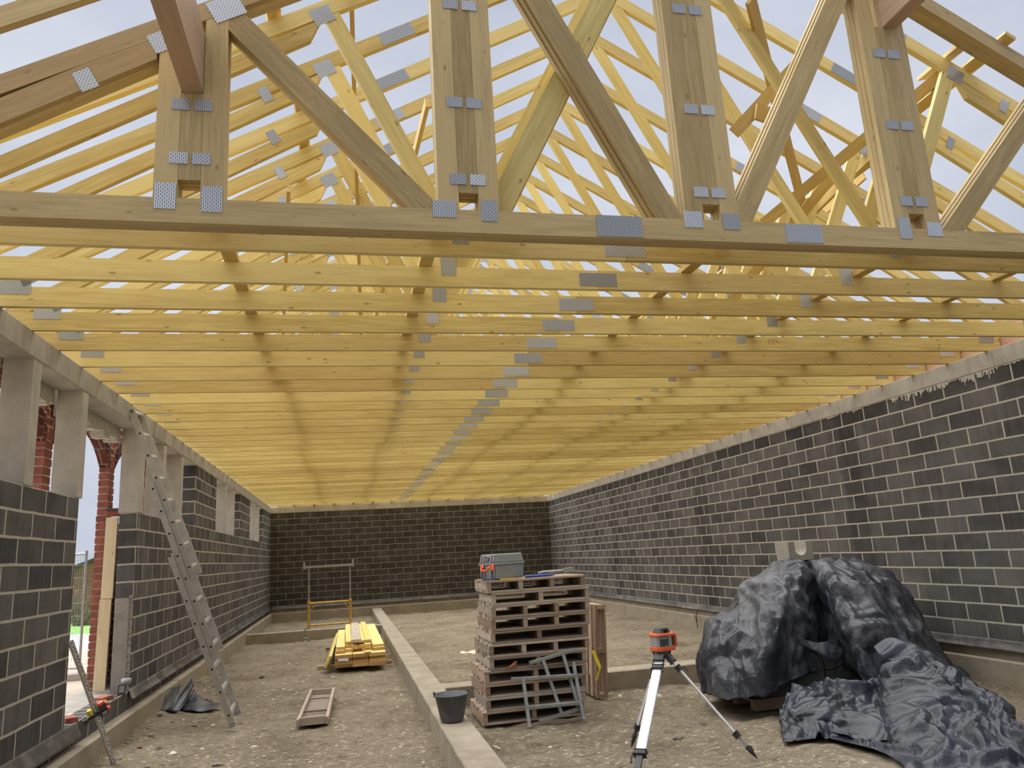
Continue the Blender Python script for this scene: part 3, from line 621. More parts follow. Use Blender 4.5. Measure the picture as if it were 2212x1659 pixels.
# lookout wedges and board over the back ring beam
struct(bxo('trim_14', (.2, YB + .02, ZR), (MIR - .2, YB + .05, ZR + .17), M['ply']))
for i in range(14):
    x = .75 + i * .64
    m = MB(); m.prism([(25.95, ZR + .005), (YB + .02, ZR + .005), (YB + .02, ZR + .15), (25.95, ZR + .15)], x, x + .045, (1, 0), axis='x')
    tag(m.build('lookout_block', M['plank']), 'small yellow lookout timber sitting on the ring beam of the back wall', 'lookout timber', 'lookout timbers in a row over the back wall')
# boards closing the right eaves
struct(bxo('trim_15', (WR + .2, 5.0, ZR), (WR + .23, YB, ZR + .30), M['ply']))
# ================================================================ things on the ground
def A(o, *a, **k): return tag(o, *a, **k)
# ---- extension ladder
def lad():
    t = thing('extension_ladder', 'grey aluminium three-part extension ladder leaning on the left ring beam', 'ladder', (0, 0, 0))
    base = Vector((1.17, 9.56, 0.0)); top = Vector((-.095, 9.22, 3.5)); d = (top - base).normalized(); side = (Vector((1.184, 9.994, 0)) - base); side = (side - d * side.dot(d)).normalized(); nrm = side.cross(d).normalized()
    if nrm.x < 0: nrm = -nrm
    for k, (z0, z1, off) in enumerate(((0.015, 1.90, 0), (.74, 2.70, .068), (1.60, 3.52, .136))):
        L0, L1 = z0 / d.z, z1 / d.z; B = base + nrm * (off + .0) + Vector((0, .0, 0)); wd = .40 + .03 * (2 - k)
        sec = bpy.data.objects.new('ladder_section', None); COL.objects.link(sec); sec.parent = t
        for s in (0, 1):
            c = B + side * (-.015 * (2 - k) + wd * s); m = MB(); m.beam(c + d * L0, c + d * L1, .026, .066, side); m.build('rail', M['alu'], sec)
        n = int((L1 - L0 - .1) / .27) + 1
        for i in range(n):
            q = B + d * (L0 + .13 + i * .27); m = MB(); a = q + side * (-.015 * (2 - k) - .014); b = q + side * (-.015 * (2 - k) + wd + .014); m.beam(a + side * .02, b - side * .02, .032, .032, nrm); m.build('rung', M['alu2'], sec)
            h = MB(); h.beam(a - side * .0015, a + side * .003, .020, .020, nrm); h.build('rung_socket', M['hole'], sec)
        if k == 0:
            for s in (0, 1): c = B + side * (-.03 + wd * s) + d * L0; m = MB(); m.beam(c - d * .015, c + d * .045, .034, .074, side); m.build('foot', M['lgrey'], sec, bevel=.006)
lad()
# ---- pallets
def pallet(Wd, D, nst, lab, mat, mat2, x, y, z, rz, H=.131, rnd=1, group='stacked wooden pallets', nd=9, nb=7):
    t = thing('pallet', lab, 'pallet', (x, y, z), rz, group); r = random.Random(rnd); e = .0015
    st = [.022 + (Wd - .044) * i / (nst - 1) for i in range(nst)]
    for i, sx in enumerate(st):
        m = MB(); m.beam((sx, 0.004, H / 2), (sx, D - .004, H / 2), .042, H - .046 - e, (1, 0, 0), uo=rnd); m.build('stringer', mat2 if r.random() < .3 else mat, t, bevel=.003)
    n = nd
    for i in range(n):
        w = .080 + r.uniform(-.005, .008); yc = w / 2 + (D - w) * i / (n - 1); j = r.uniform(-.006, .006)
        m = MB(); m.beam((j, yc, H - .0115 - e), (Wd + j, yc, H - .0115 - e), w, .022, (0, 1, 0), uo=i * 2 + rnd); m.build('deck_board', mat2 if r.random() < .3 else mat, t, bevel=.002)
    for i in range(nb):
        yc = .05 + (D - .1) * i / (nb - 1); j = r.uniform(-.006, .006); m = MB(); m.beam((j, yc, .0115), (Wd + j, yc, .0115), .09, .021, (0, 1, 0), uo=i + rnd); m.build('bottom_board', mat, t, bevel=.002)
    return t
XS = [3.775, 3.815, 3.817, 3.81, 3.87, 3.873, 3.90, 3.91, 3.916, 3.924, 3.88]; XR = [4.865, 4.885, 4.904, 4.915, 4.927, 4.973, 4.962, 4.995, 5.005, 5.014, 4.975]
ORD = ['lowest of the stack, on the sand', 'second from the ground', 'third from the ground', 'fourth from the ground', 'fifth from the ground', 'sixth, halfway up the stack', 'sixth counted down from the top one', 'fourth below the top one', 'third below the top one', 'second below the top one', 'topmost, carrying the grey case']
ORD[6] = 'fourth below the top one'; ORD[7] = 'third below the top one'; ORD[8] = 'second below the top one'; ORD[9] = 'directly below the top one'
DP = [.86, .86, .90, .92, .94, .94, .92, .92, .90, .80, .80]
for i in range(11):
    r_ = random.Random(i); pallet(XR[i] - XS[i], DP[i], (3, 3, 3, 3, 3, 4, 3, 4, 4, 3, 4)[i], 'weathered grey-brown wooden pallet, ' + ORD[i], M['oldwood'], M['oldwood2'], XS[i], 8.25 + (.02 if i == 6 else 0), i * .1312 - .005, r_.uniform(-.012, .012), rnd=i + 1)
t = pallet(1.05, .46, 3, 'reddish wooden pallet standing upright behind the right side of the stack', M['oldwood2'], M['oldwood2'], 0, 0, 0, 0, rnd=33, group='x', nd=4, nb=3); del t['group']
t.matrix_world = Matrix.Translation((5.265, 9.02, .0)) @ Matrix.Rotation(radians(3), 4, 'Y') @ Matrix(((0, 0, 1, 0), (0, 1, 0, 0), (1, 0, 0, 0), (0, 0, 0, 1)))
# ---- grey tool case
t = thing('tool_case', 'grey plastic instrument case with orange handle and latches on the pallet stack', 'tool case', (4.005, 8.15, 1.443), 0)
ax = Vector((-.315, .46, 0)); 
ang = math.atan2(.81, .41)
t.rotation_euler = (0, 0, radians(28)); t.location = (4.00, 8.29, 1.445)
def cbox(x0, x1, y0, y1, z0, z1, top=.0, mi=0):
    m = MB(); a = [(x0 + top * 0, y0, z0), (x1, y0, z0), (x1, y1, z0), (x0, y1, z0)]; b = [(x0 + top, y0 + top, z1), (x1 - top, y0 + top, z1), (x1 - top, y1 - top, z1), (x0 + top, y1 - top, z1)]
    m.quad(a[::-1], [(0, 0)] * 4); m.quad(b, [(0, 0)] * 4)
    for i in range(4): j = (i + 1) % 4; m.quad([a[i], a[j], b[j], b[i]], [(0, 0)] * 4)
    return m
CWX, CWY = .40, .30    # long side (x) is plain, handle side is the left face
def case():
    cbox(.008, .392, .008, .30 - .008, 0, .150, -.006).build('lower_shell', M['grey'], t, bevel=.012)
    cbox(-.006, .406, -.006, .306, .150, .172).build('rim', M['grey'], t, bevel=.006)
    cbox(0, .40, 0, .30, .172, .268, .014).build('lid', M['grey'], t, bevel=.012)
    for y in (.035, .085, .215, .265):
        m = MB(); m.prism([(-.018, .175), (.0, .172), (.016, .262), (.002, .262)], y - .008, y + .008, (0, 1)); m.build('rib', M['grey'], t, bevel=.002)
        m = MB(); m.prism([(-.014, .03), (.004, .0), (.004, .15), (-.014, .15)], y - .007, y + .007, (0, 1)); m.build('rib', M['grey'], t, bevel=.002)
    m = MB(); m.box((-.004, .125, .195), (.006, .178, .235)); m.build('name_label', M['dgrey'], t)
    w_ = MB(); y = .131
    for k in range(7): w_.box((-.0055, y, .206), (-.0045, y + .004, .219 if k in (2, 5) else .214)); y += .006
    w_.box((-.0055, .131, .224), (-.0045, .139, .230)); w_.build('label_text', M['white'], t)
    m = MB(); m.tube([(-.01, .095, .14), (-.045, .095, .115), (-.05, .10, .095), (-.05, .205, .095), (-.045, .21, .115), (-.01, .21, .14)], .011, 8); m.build('handle', M['orange'], t, smooth=True)
    for y in (.055, .24):
        m = MB(); m.prism([(-.022, .095), (.0, .095), (.0, .165), (-.012, .165)], y - .028, y + .028, (0, 1)); m.build('latch', M['orange'], t, bevel=.005)
case()
# blue things, hose and yellow folding rule on the top pallet
def flat_blue(name, pts, z0, z1, mat, lab, cat):
    m = MB(); b = [(x, y, z0) for x, y in pts]; c = [(x, y, z1) for x, y in pts]; n = len(pts); m.quad(b[::-1], [(0, 0)] * n); m.quad(c, [(0, 0)] * n)
    for i in range(n): j = (i + 1) % n; m.quad([b[i], b[j], c[j], c[i]], [(0, 0)] * 4)
    return tag(m.build(name, M[mat]), lab, cat)
flat_blue('blue_plastic_sheet', [(4.33, 8.36), (4.62, 8.42), (4.75, 8.66), (4.40, 8.70)], 1.441, 1.458, 'blue', 'flat blue plastic piece lying right of the grey case on the top pallet', 'plastic sheet')
flat_blue('blue_strap', [(3.83, 8.28), (3.97, 8.26), (3.975, 8.30), (3.84, 8.33)], 1.441, 1.451, 'blue', 'blue strap end poking out left under the grey case', 'strap')
flat_blue('folding_rule', [(4.03, 8.255), (4.20, 8.262), (4.20, 8.28), (4.03, 8.275)], 1.440, 1.452, 'yellow', 'yellow folding rule lying under the front of the grey case', 'folding rule')
m = MB(); m.tube([(4.50, 8.46, 1.476), (4.56, 8.44, 1.485), (4.75, 8.44, 1.487), (4.82, 8.44, 1.49)], [.012, .017, .017, .014], 8); m.beam((4.79, 8.43, 1.49), (4.90, 8.41, 1.50), .045, .045); tag(m.build('steel_prop', M['steel']), 'grey steel tube with square open end on the right of the top pallet', 'steel tube')
m = MB(); m.beam((4.897, 8.41, 1.50), (4.9015, 8.4092, 1.5004), .034, .034); o = m.build('tube_opening', M['hole'], bpy.data.objects['steel_prop'])
# orange rag / leaf on third pallet gap and yellow strip
m = MB(); m.grid([[(4.02, 8.235, .525), (4.09, 8.22, .54), (4.15, 8.225, .535)], [(4.06, 8.225, .55), (4.11, 8.21, .565), (4.15, 8.22, .56)], [(4.13, 8.22, .60), (4.145, 8.215, .61), (4.155, 8.22, .60)]]); tag(m.build('orange_rag', M['shard'], solid=.003), 'small faded orange rag hanging from the pallet stack front', 'rag')
m = MB(); m.beam((5.00, 8.235, .64), (5.06, 8.215, .46), .035, .004, (1, 0, 0)); m.beam((5.06, 8.215, .46), (5.01, 8.23, .33), .02, .004, (1, 0, 0)); tag(m.build('yellow_strap', M['yellow']), 'yellow strap hanging at the right edge of the pallet stack', 'strap')
# ---- steel trestle frames leaning on the pallets
def sq(m, a, b, w=.042): m.beam(a, b, w, w * .8)
def fr(lab, segs, name='trestle_frame'):
    t = thing(name, lab, 'steel frame', (0, 0, 0), 0, 'steel frames leaning on the pallet stack')
    for nm, a, b in segs: m = MB(); sq(m, a, b); m.build(nm, M['steel'], t, bevel=.004)
    return t
Y0, Y1 = 7.98, 8.17
yy = lambda z: Y0 + (Y1 - Y0) * z / .65
P = lambda x, z, o=0: (x, yy(z) + o, z)
fr('galvanised steel trestle frame with two upright legs leaning on the pallets', [('leg', P(4.195, .005), P(4.185, .46)), ('leg', P(4.765, .02), P(4.745, .56)), ('top_rail', P(4.06, .445), P(4.75, .425)), ('cross_rail', P(4.19, .175), P(4.76, .165))])
fr('tilted galvanised steel trestle frame standing behind the upright one at the pallets', [('leg', P(4.31, .03, .045), P(4.78, .11, .045)), ('leg', P(4.28, .575, .045), P(4.80, .665, .045)), ('top_rail', P(4.43, .60, .045), P(4.555, .08, .045)), ('cross_rail', P(4.655, .64, .045), P(4.745, .12, .045))])
# ---- bucket
t = thing('mortar_bucket', 'dark grey mortar-stained plastic bucket standing on the long concrete strip', 'bucket', (3.372, 7.62, .206))
m = MB(); m.lathe([(.0, .0), (.100, .0), (.108, .012), (.155, .225), (.168, .23), (.168, .242), (.150, .242), (.103, .02), (0, .015)], n=36); m.build('body', M['bucket'], t, smooth=True)
for s in (-1, 1): m = MB(); m.beam((s * .158, -.0, .225), (s * .165, .0, .268), .04, .016, (0, 1, 0)); m.build('handle_lug', M['dgrey'], t, bevel=.004)
m = MB(); m.tube([(.165, 0, .25)] + [(.165 * cos(a) + .012, -.0 - .0 * a, .25 - .17 * sin(a)) for a in (.0,)] + [(.18, .02, .20), (.185, .03, .14), (.17, .04, .10), (.14, .09, .09)], .004, 6); m.build('handle', M['alu'], t)
# ---- laser level on tripod
H0 = Vector((5.175, 6.75, .745))
t = thing('tripod', 'aluminium surveying tripod with black clamps in front of the black foil', 'tripod', (0, 0, 0))
m = MB(); m.lathe([(0, .0), (.075, .0), (.085, .02), (.085, .035), (0, .035)], c=H0, n=24); m.build('head', M['dgrey'], t)
feet = [Vector((4.48, 5.82, .0)), Vector((4.85, 6.84, .0)), Vector((5.617, 6.062, 0.0))]
for k, ft in enumerate(feet):
    hd = H0 + (ft - H0).normalized() * .07; hd.z = H0.z + .005; dv = (ft - hd); dn = dv.normalized(); L = dv.length; sd = Vector((0, 0, 1)).cross(dn).normalized()
    leg = bpy.data.objects.new('leg', None); COL.objects.link(leg); leg.parent = t
    big = k != 2
    m = MB(); m.beam(hd - dn * .02, hd + dn * .09, .082 if big else .045, .055, sd); m.build('hinge', M['dgrey'], leg, bevel=.006)
    m = MB(); e0, e1 = hd + dn * .08, hd + dn * L * .80
    if big:
        m.beam(e0, e1, .050, .022, sd)
        for s in (-1, 1): m.tube([e0 + sd * s * .031, e1 + sd * s * .031], .012, 8)
    else: m.tube([e0, e1], .012, 10)
    m.build('upper_tube', M['alu2'], leg)
    for q in (.16, L * .80): m = MB(); c = hd + dn * q; m.beam(c - dn * .022, c + dn * .022, .092 if big else .04, .046, sd); m.build('clamp', M['black'], leg, bevel=.005)
    m = MB(); c = hd + dn * (.17); nv = sd.cross(dn); 
    m.tube([c + sd * .03, c + sd * .05 + nv * -.02, c + sd * .06 - nv * .02 + dn * .05], .006, 6); m.build('clamp_lever', M['black'], leg)
    m = MB(); c = hd + dn * L * .80; m.tube([c + sd * -.03, c + sd * -.06, c - sd * .065 + dn * .05, c - sd * .055 + dn * .09], .008, 6); 
    if k == 0: m.build('clamp_lever', M['black'], leg)
    m = MB(); m.beam(hd + dn * L * .78, ft - dn * .09, .05 if big else .018, .024, sd); m.build('lower_tube', M['alu'] if not big else M['dgrey'], leg)
    m = MB(); m.tube([ft - dn * .10, ft - dn * .05, ft + dn * .015], [.022, .018, .003], 8)
    if k == 2: m.prism([(0, 0)] * 3, 0, 0, (1, 0)) if False else None
    m.build('spike', M['black'], leg)
    if k == 2:
        m = MB(); c = ft - dn * .085; a_ = [c - nv * 0 + sd * .0, c + sd * .055 + dn * -.01, ft + dn * .0]; m.quad(a_, [(0, 0)] * 3); m.build('foot_step', M['black'], leg, solid=.01)
L_ = thing('laser_level', 'orange and grey rotating laser level sitting on the tripod head', 'laser level', (H0.x + .02, H0.y, H0.z + .037), radians(12))
def oct_(w, d, c, z0, z1, s=1.0):
    m = MB(); pts = [(-w + c, -d), (w - c * 1.6, -d), (w, -d + c * 1.6), (w, d - c), (w - c, d), (-w + c, d), (-w, d - c), (-w, -d + c)]
    a = [(x, y, z0) for x, y in pts]; b = [(x * s, y * s, z1) for x, y in pts]; m.quad(a[::-1], [(0, 0)] * 8); m.quad(b, [(0, 0)] * 8)
    for i in range(8): j = (i + 1) % 8; m.quad([a[i], a[j], b[j], b[i]], [(0, 0)] * 4)
    return m
oct_(.108, .085, .03, .0, .038).build('lower_bumper', M['orange'], L_, bevel=.006)
oct_(.100, .078, .028, .038, .128).build('body', M['lgrey'], L_, bevel=.004)
oct_(.112, .088, .03, .128, .152, .96).build('upper_bumper', M['orange'], L_, bevel=.006)
oct_(.078, .062, .024, .152, .196, .72).build('rotor_housing', M['dgrey'], L_, bevel=.006)
m = MB(); m.box((-.018, -.064, .160), (.018, -.04, .185)); m.build('rotor_window', M['hole'], L_)
m = MB(); m.box((-.084, -.0815, .045), (.008, -.077, .122)); m.build('display_panel', M['dgrey'], L_)
w_ = MB(); x = -.078
for k in range(9): w_.box((x, -.0828, .108), (x + .0052, -.0815, .1165 if k in (0, 4, 7) else .1145)); x += .0085
w_.box((-.022, -.0828, .052), (-.010, -.0815, .055)); w_.build('panel_text', M['white'], L_)
m = MB(); m.box((.092, -.035, .045), (.1015, .05, .122)); m.box((.045, -.0800, .045), (.062, -.0775, .122)); m.build('window', M['glass'], L_)
for y in ((.1035, -.058), (.1035, .065)): m = MB(); m.box((y[0] - .012, y[1] - .010, .03), (y[0] + .007, y[1] + .012, .135)); m.build('corner_guard', M['orange'], L_, bevel=.003)
# ---- pile of yellow boards
PB = 13.3
rr = random.Random(21); NB = [0]
def brd(x0, x1, z0, z1, y0, y1, lab, top=None, dx=0):
    m = MB(); m.beam(((x0 + x1) / 2, y0, (z0 + z1) / 2), ((x0 + x1) / 2 + dx, y1, (z0 + z1) / 2), x1 - x0, z1 - z0, (1, 0, 0), uo=NB[0] * 1.7)
    m.mi = [0, 0, 0, 0, 1, 1]; NB[0] += 1
    return tag(m.build('timber_board', [M[top or 'plank'], M['endgrain']], bevel=.002), lab, 'board', 'yellow boards of the pile')
for y, lab in ((13.75, 'front bearer poking out left and right under the yellow pile'), (16.6, 'rear bearer under the yellow pile')):
    m = MB(); m.beam((1.93 if y < 15 else 2.0, y, .028), (3.16, y, .028), .09, .062, (0, 1, 0)); tag(m.build('bearer', M['oldwood2']), 'brown squared timber, ' + lab, 'bearer')
zz = .06
TI = ['lowest', 'second', 'third', 'fourth', 'fifth']
cols = [('left', 2.225, 2.50, 4, .048), ('middle', 2.505, 2.765, 4, .048), ('right', 2.77, 3.04, 4, .048)]
for cn, a, b, n, h in cols:
    for k in range(n):
        j = rr.uniform(-.012, .012); brd(a + abs(j) * .5, b - abs(j) * .5, zz + k * (h + .001), zz + k * (h + .001) + h, PB + rr.uniform(-.06, .05) - (.05 if cn == 'right' else 0), 17.6 + rr.uniform(-.2, .3), 'broad yellow board, %s layer of the %s column of the pile' % (TI[k], cn))
z1 = zz + 4 * .049 + .002
b2 = [(2.24, 2.38, z1, z1 + .046, 13.45, 'left edge, lower'), (2.25, 2.385, z1 + .047, z1 + .093, 13.55, 'left edge, upper bright wide one'),
      (2.39, 2.52, z1, z1 + .045, 13.6, 'second row, lower left stud'), (2.525, 2.66, z1, z1 + .045, 13.65, 'second row, middle stud'), (2.665, 2.80, z1, z1 + .045, 13.55, 'second row, right of the middle'),
      (2.84, 3.035, z1, z1 + .045, 13.5, 'right edge, lower'), (2.84, 3.03, z1 + .046, z1 + .085, 13.6, 'right edge, wide bright one running back'),
      (2.395, 2.49, z1 + .046, z1 + .09, 13.75, 'third row, first stud from the left'), (2.495, 2.59, z1 + .046, z1 + .10, 13.55, 'third row, second stud from the left'), (2.60, 2.70, z1 + .046, z1 + .09, 13.6, 'third row, third stud from the left'), (2.705, 2.81, z1 + .046, z1 + .11, 13.5, 'third row, tall stud at the right'),
      (2.40, 2.50, z1 + .102, z1 + .14, 13.85, 'fourth row, left one with bright top'), (2.51, 2.62, z1 + .102, z1 + .145, 13.8, 'fourth row, below the grey plank'), (2.625, 2.715, z1 + .112, z1 + .15, 13.75, 'fourth row, right of the grey plank end'), (2.72, 2.82, z1 + .112, z1 + .16, 13.7, 'fourth row, right bright one')]
for a, b, c, d_, y0, lb in b2: brd(a, b, c, d_, y0, 17.5 + rr.uniform(-.6, .5), 'narrow yellow stud in the upper pile, ' + lb)
m = MB(); m.beam((2.57, 13.55, z1 + .17), (2.59, 17.3, z1 + .17), .155, .04, (1, 0, 0)); tag(m.build('grey_plank', M['oldwood'], bevel=.004), 'weathered grey plank lying on top of the yellow pile', 'plank')
m = MB(); m.beam((2.11, 13.45, .14), (2.19, 17.0, .20), .035, .20, (1, 0, -.5)); tag(m.build('leaning_board', M['plank']), 'bright yellow board leaning against the left side of the pile', 'board')
m = MB(); m.box((2.70, 13.22, z1 + .001), (2.80, 13.45, z1 + .022)); tag(m.build('batten_offcut', M['plank']), 'short yellow batten offcut on the middle of the pile front', 'batten')
m = MB(); m.grid([[(2.27, 13.2, .205), (2.36, 13.19, .21), (2.44, 13.2, .207)], [(2.28, 13.19, .17), (2.35, 13.18, .175), (2.44, 13.19, .165)]]); tag(m.build('delivery_note', M['paper'], solid=.002), 'torn silver-white delivery label on the pile front', 'label')
# ---- scaffold frame at the back
t = thing('scaffold_frame', 'yellow and grey scaffold frame standing before the back wall', 'scaffold frame', (0, 0, 0)); ys = 20.4
for x in (1.503, 2.524):
    m = MB(); m.tube([(x, ys, -.02), (x, ys, .80)], .028, 10); m.build('outer_leg', M['scafy'], t); m = MB(); m.tube([(x, ys, .78), (x, ys, 1.64)], .020, 8); m.build('inner_tube', M['steel'], t)
    m = MB(); m.tube([(x, ys, .76), (x, ys, .83)], .04, 10); m.build('collar', M['scafy'], t)
for z in (.23, .765): m = MB(); m.tube([(1.503, ys, z), (2.524, ys, z)], .024, 8); m.build('rail', M['scafy'], t)
for s, x in ((1, 1.503), (-1, 2.524)): m = MB(); m.tube([(x, ys, .55), (x + s * .18, ys, .75)], .011, 6); m.build('strut', M['scafy'], t)
m = MB(); m.beam((1.40, ys, 1.655), (2.60, ys, 1.655), .07, .06); m.build('top_bar', M['steel'], t)
for x in (1.39, 2.60): m = MB(); m.beam((x, ys, 1.60), (x, ys, 1.79), .03, .05); m.build('end_stop', M['steel'], t)
# grey stirrup
m = MB(); m.tube([(1.43, 18.9, -.02), (1.44, 18.9, .14), (1.50, 18.9, .30), (1.56, 18.9, .16), (1.575, 18.9, -.02)], .022, 8); m.tube([(1.44, 18.9, .08), (1.57, 18.9, .05)], .016, 8); tag(m.build('steel_stirrup', M['steel']), 'grey steel stirrup standing in front of the left cross strip', 'steel bracket')
# ---- small sieve frame on the ground
t = thing('sieve_frame', 'small pale wooden frame with wire mesh lying flat on the sand', 'sieve frame', (0, 0, 0)); c = [(1.885, 9.13), (2.19, 9.13), (2.235, 11.1), (1.945, 11.15)]
m = MB(); m.beam((c[0][0], c[0][1], .045), (c[3][0], c[3][1], .055), .035, .07, (1, 0, 0)); m.build('side_rail', M['lath'] if 0 else M['oldwood'], t); m = MB(); m.beam((c[1][0], c[1][1], .045), (c[2][0], c[2][1], .055), .035, .07, (1, 0, 0)); m.build('side_rail', M['oldwood'], t)
for f_, nm, h in ((.02, 'end_board', .08), (.30, 'cross_bar', .025), (.72, 'cross_bar', .025), (.985, 'end_board', .06)):
    a = Vector((*c[0], .05)).lerp(Vector((*c[3], .055)), f_); b = Vector((*c[1], .05)).lerp(Vector((*c[2], .055)), f_); m = MB(); m.beam(a, b, .025, h, (0, 1, 0)); m.build(nm, M['oldwood'], t)
m = MB()
for i in range(1, 7): f_ = i / 7; a = Vector((*c[0], .02)).lerp(Vector((*c[1], .02)), f_); b = Vector((*c[3], .025)).lerp(Vector((*c[2], .025)), f_); m.tube([a, b], .0022, 4)
for i in range(1, 13): f_ = i / 13; a = Vector((*c[0], .025)).lerp(Vector((*c[3], .03)), f_); b = Vector((*c[1], .025)).lerp(Vector((*c[2], .03)), f_); m.tube([a, b], .0022, 4)
m.build('wire_mesh', M['lgrey'], t); m = MB(); m.quad([(c[0][0], c[0][1], .016), (c[1][0], c[1][1], .016), (c[2][0], c[2][1], .02), (c[3][0], c[3][1], .02)], [(0, 0), (.3, 0), (.3, 2), (0, 2)]); m.build('backing_board', M['oldwood'], t)
# ---- folded foil scraps by the left wall
def scrap(name, P, lab, seed, mat='dpc', sub=2, amp=.012):
    o = sheet(name, P, M[mat], amp, seed, sub); return tag(o, lab, 'foil scrap')
def cr_(P, t, closed=False):
    n = len(P); i = int(math.floor(t)); f = t - i
    g_ = lambda k: P[k % n] if closed else P[max(0, min(n - 1, k))]
    p0, p1, p2, p3 = g_(i - 1), g_(i), g_(i + 1), g_(i + 2)
    return .5 * ((2 * p1) + (p2 - p0) * f + (2 * p0 - 5 * p1 + 4 * p2 - p3) * f * f + (3 * p1 - p0 - 3 * p2 + p3) * f ** 3)
def lin_(P, t, closed=False):
    n = len(P); i = int(math.floor(t)); f = t - i; g_ = lambda k: P[k % n] if closed else P[max(0, min(n - 1, k))]
    return g_(i).lerp(g_(i + 1), f)
def tri_(t): t = t - math.floor(t); return 4 * abs(t - .5) - 1
KV = []
_r = random.Random(99)
for _i in range(11):
    _d = Vector((_r.gauss(0, 1), _r.gauss(0, 1), _r.gauss(0, .8))).normalized(); KV.append((_d, (.9, 1.3, 1.7, 2.1, 2.8, 3.3, 4.1, 5.2, 6.3, 7.9, 9.7)[_i], _r.random()))
def crum(p, seed, sharp, zs=1.0):
    p = Vector((p.x, p.y, p.z * zs)); w = Vector((noise.noise(p * 1.7 + Vector((seed, 0, 0))), noise.noise(p * 1.7 + Vector((0, seed, 3))), noise.noise(p * 1.7 + Vector((5, 0, seed))))) * .45; v = p + w; t = 0
    for d_, f_, ph in KV: t += tri_(v.dot(d_) * f_ * sharp + ph + seed) * .80 / (f_ ** .80) * (.6 if f_ < 1.5 else 1)
    return t
def sheet(name, G_, mat, amp, seed, sub=8, closed=False, blend=.6, minz=None, rag=0, sharp=1.0, pleat=0, zs=1.0, crease=0):
    G_ = [[Vector(p) for p in r] for r in G_]; Rn, Cn = len(G_), len(G_[0]); CC = Cn if closed else Cn - 1
    cols_ = [[None] * (CC * sub + (0 if closed else 1)) for _ in range(Rn)]
    for i in range(Rn):
        for k in range(len(cols_[i])):
            t_ = k / sub; cols_[i][k] = cr_(G_[i], t_, closed).lerp(lin_(G_[i], t_, closed), blend)
    P = []
    for j in range((Rn - 1) * sub + 1):
        t_ = j / sub; P.append([cr_([cols_[i][k] for i in range(Rn)], t_).lerp(lin_([cols_[i][k] for i in range(Rn)], t_), blend * .6) for k in range(len(cols_[0]))])
    R2, C2 = len(P), len(P[0]); Q = [[None] * C2 for _ in range(R2)]
    for j in range(R2):
        for k in range(C2):
            a = P[max(j - 1, 0)][k]; b = P[min(j + 1, R2 - 1)][k]; c_ = P[j][(k - 1) % C2 if closed else max(k - 1, 0)]; d_ = P[j][(k + 1) % C2 if closed else min(k + 1, C2 - 1)]
            nrm = (b - a).cross(d_ - c_)
            nrm = nrm.normalized() if nrm.length > 1e-9 else Vector((0, 0, 1)); p = P[j][k]
            if pleat: q_ = Vector((p.x * 3.4 + seed, p.y * 3.4, p.z * .55)); p = p + nrm * pleat * (1 - 2.6 * abs(noise.noise(q_))) * min(1, j / (sub * .9)); p = p + nrm * pleat * .45 * (1 - 2.6 * abs(noise.noise(Vector((p.x * 8, p.y * 8 + seed, p.z * 1.6))))) * min(1, j / (sub * 1.4))
            q = p + nrm * amp * crum(p, seed, sharp, zs)
            if rag and j == R2 - 1: q = q + Vector((0, 0, rag * noise.noise(p * 9)))
            if minz is not None: q.z = max(q.z, minz)
            q.x = min(q.x, 9.40)
            Q[j][k] = q
    m = MB(); m.grid(Q, closed); return m.build(name, mat, smooth=True, solid=.003, crease=crease)
scrap('foil_scrap', [[(.10, 11.5, .22), (.18, 11.4, .24), (.26, 11.3, .26), (.34, 11.2, .27)], [(.08, 11.2, .15), (.16, 11.1, .17), (.24, 11.0, .17), (.32, 10.95, .16)], [(.08, 10.9, .06), (.16, 10.8, .05), (.22, 10.75, .05), (.28, 10.7, .04)]], 'crumpled brown-grey damp proof foil scrap lying by the left footing', 3, sub=6, amp=.018)
scrap('foil_scrap', [[(.34, 11.55, .25), (.37, 11.45, .31), (.41, 11.35, .33), (.44, 11.25, .31), (.45, 11.2, .26)], [(.30, 11.2, .16), (.33, 11.1, .20), (.36, 11.02, .20), (.40, 10.95, .16), (.42, 11.0, .12)], [(.20, 10.75, .05), (.25, 10.7, .06), (.30, 10.68, .05), (.34, 10.68, .04), (.37, 10.7, .03)]], 'stiff dark foil strip curling up beside the left footing', 6, 'tarp', 6, .004)
scrap('foil_scrap', [[(.42, 11.4, .16), (.52, 11.2, .12), (.66, 11.1, .06), (.84, 11.0, .04)], [(.40, 11.1, .10), (.50, 11.0, .09), (.64, 10.9, .05), (.80, 10.9, .03)], [(.36, 10.85, .03), (.48, 10.75, .03), (.60, 10.7, .02), (.76, 10.75, .02)]], 'flat dark foil scrap trailing right towards the ladder foot', 9, 'tarp2', 6, .012)
# ---- covered block pile and its foil
t = thing('block_pallet', 'wooden pallet under the foil-covered pile of concrete blocks', 'pallet', (0, 0, 0))
for y in (7.56, 7.95, 8.35): m = MB(); m.box((6.47, y, .0), (8.2, y + .1, .09)); m.build('stringer', M['oldwood2'], t)
m = MB(); m.box((6.45, 7.55, .091), (8.2, 8.45, .112)); m.build('deck', M['oldwood'], t)
bi = 0
for k in range(6):
    for i in range(4):
        x0 = 6.50 + i * .42; z0 = .114 + k * .205
        if z0 > 1.2 or (k > 2 and i == 0): continue
        hid = k > 1
        lab = 'dark grey concrete block of the covered pile, %s course, %s' % (TI[min(k, 4)], ('left corner', 'second from left', 'third from left', 'right')[i])
        if hid:
            continue
        tag(bxo('concrete_block', (x0, 7.58, z0), (x0 + .40, 8.30, z0 + .20), M['darkblock'], bevel=.006), lab, 'concrete block', 'grey blocks on the covered pallet')
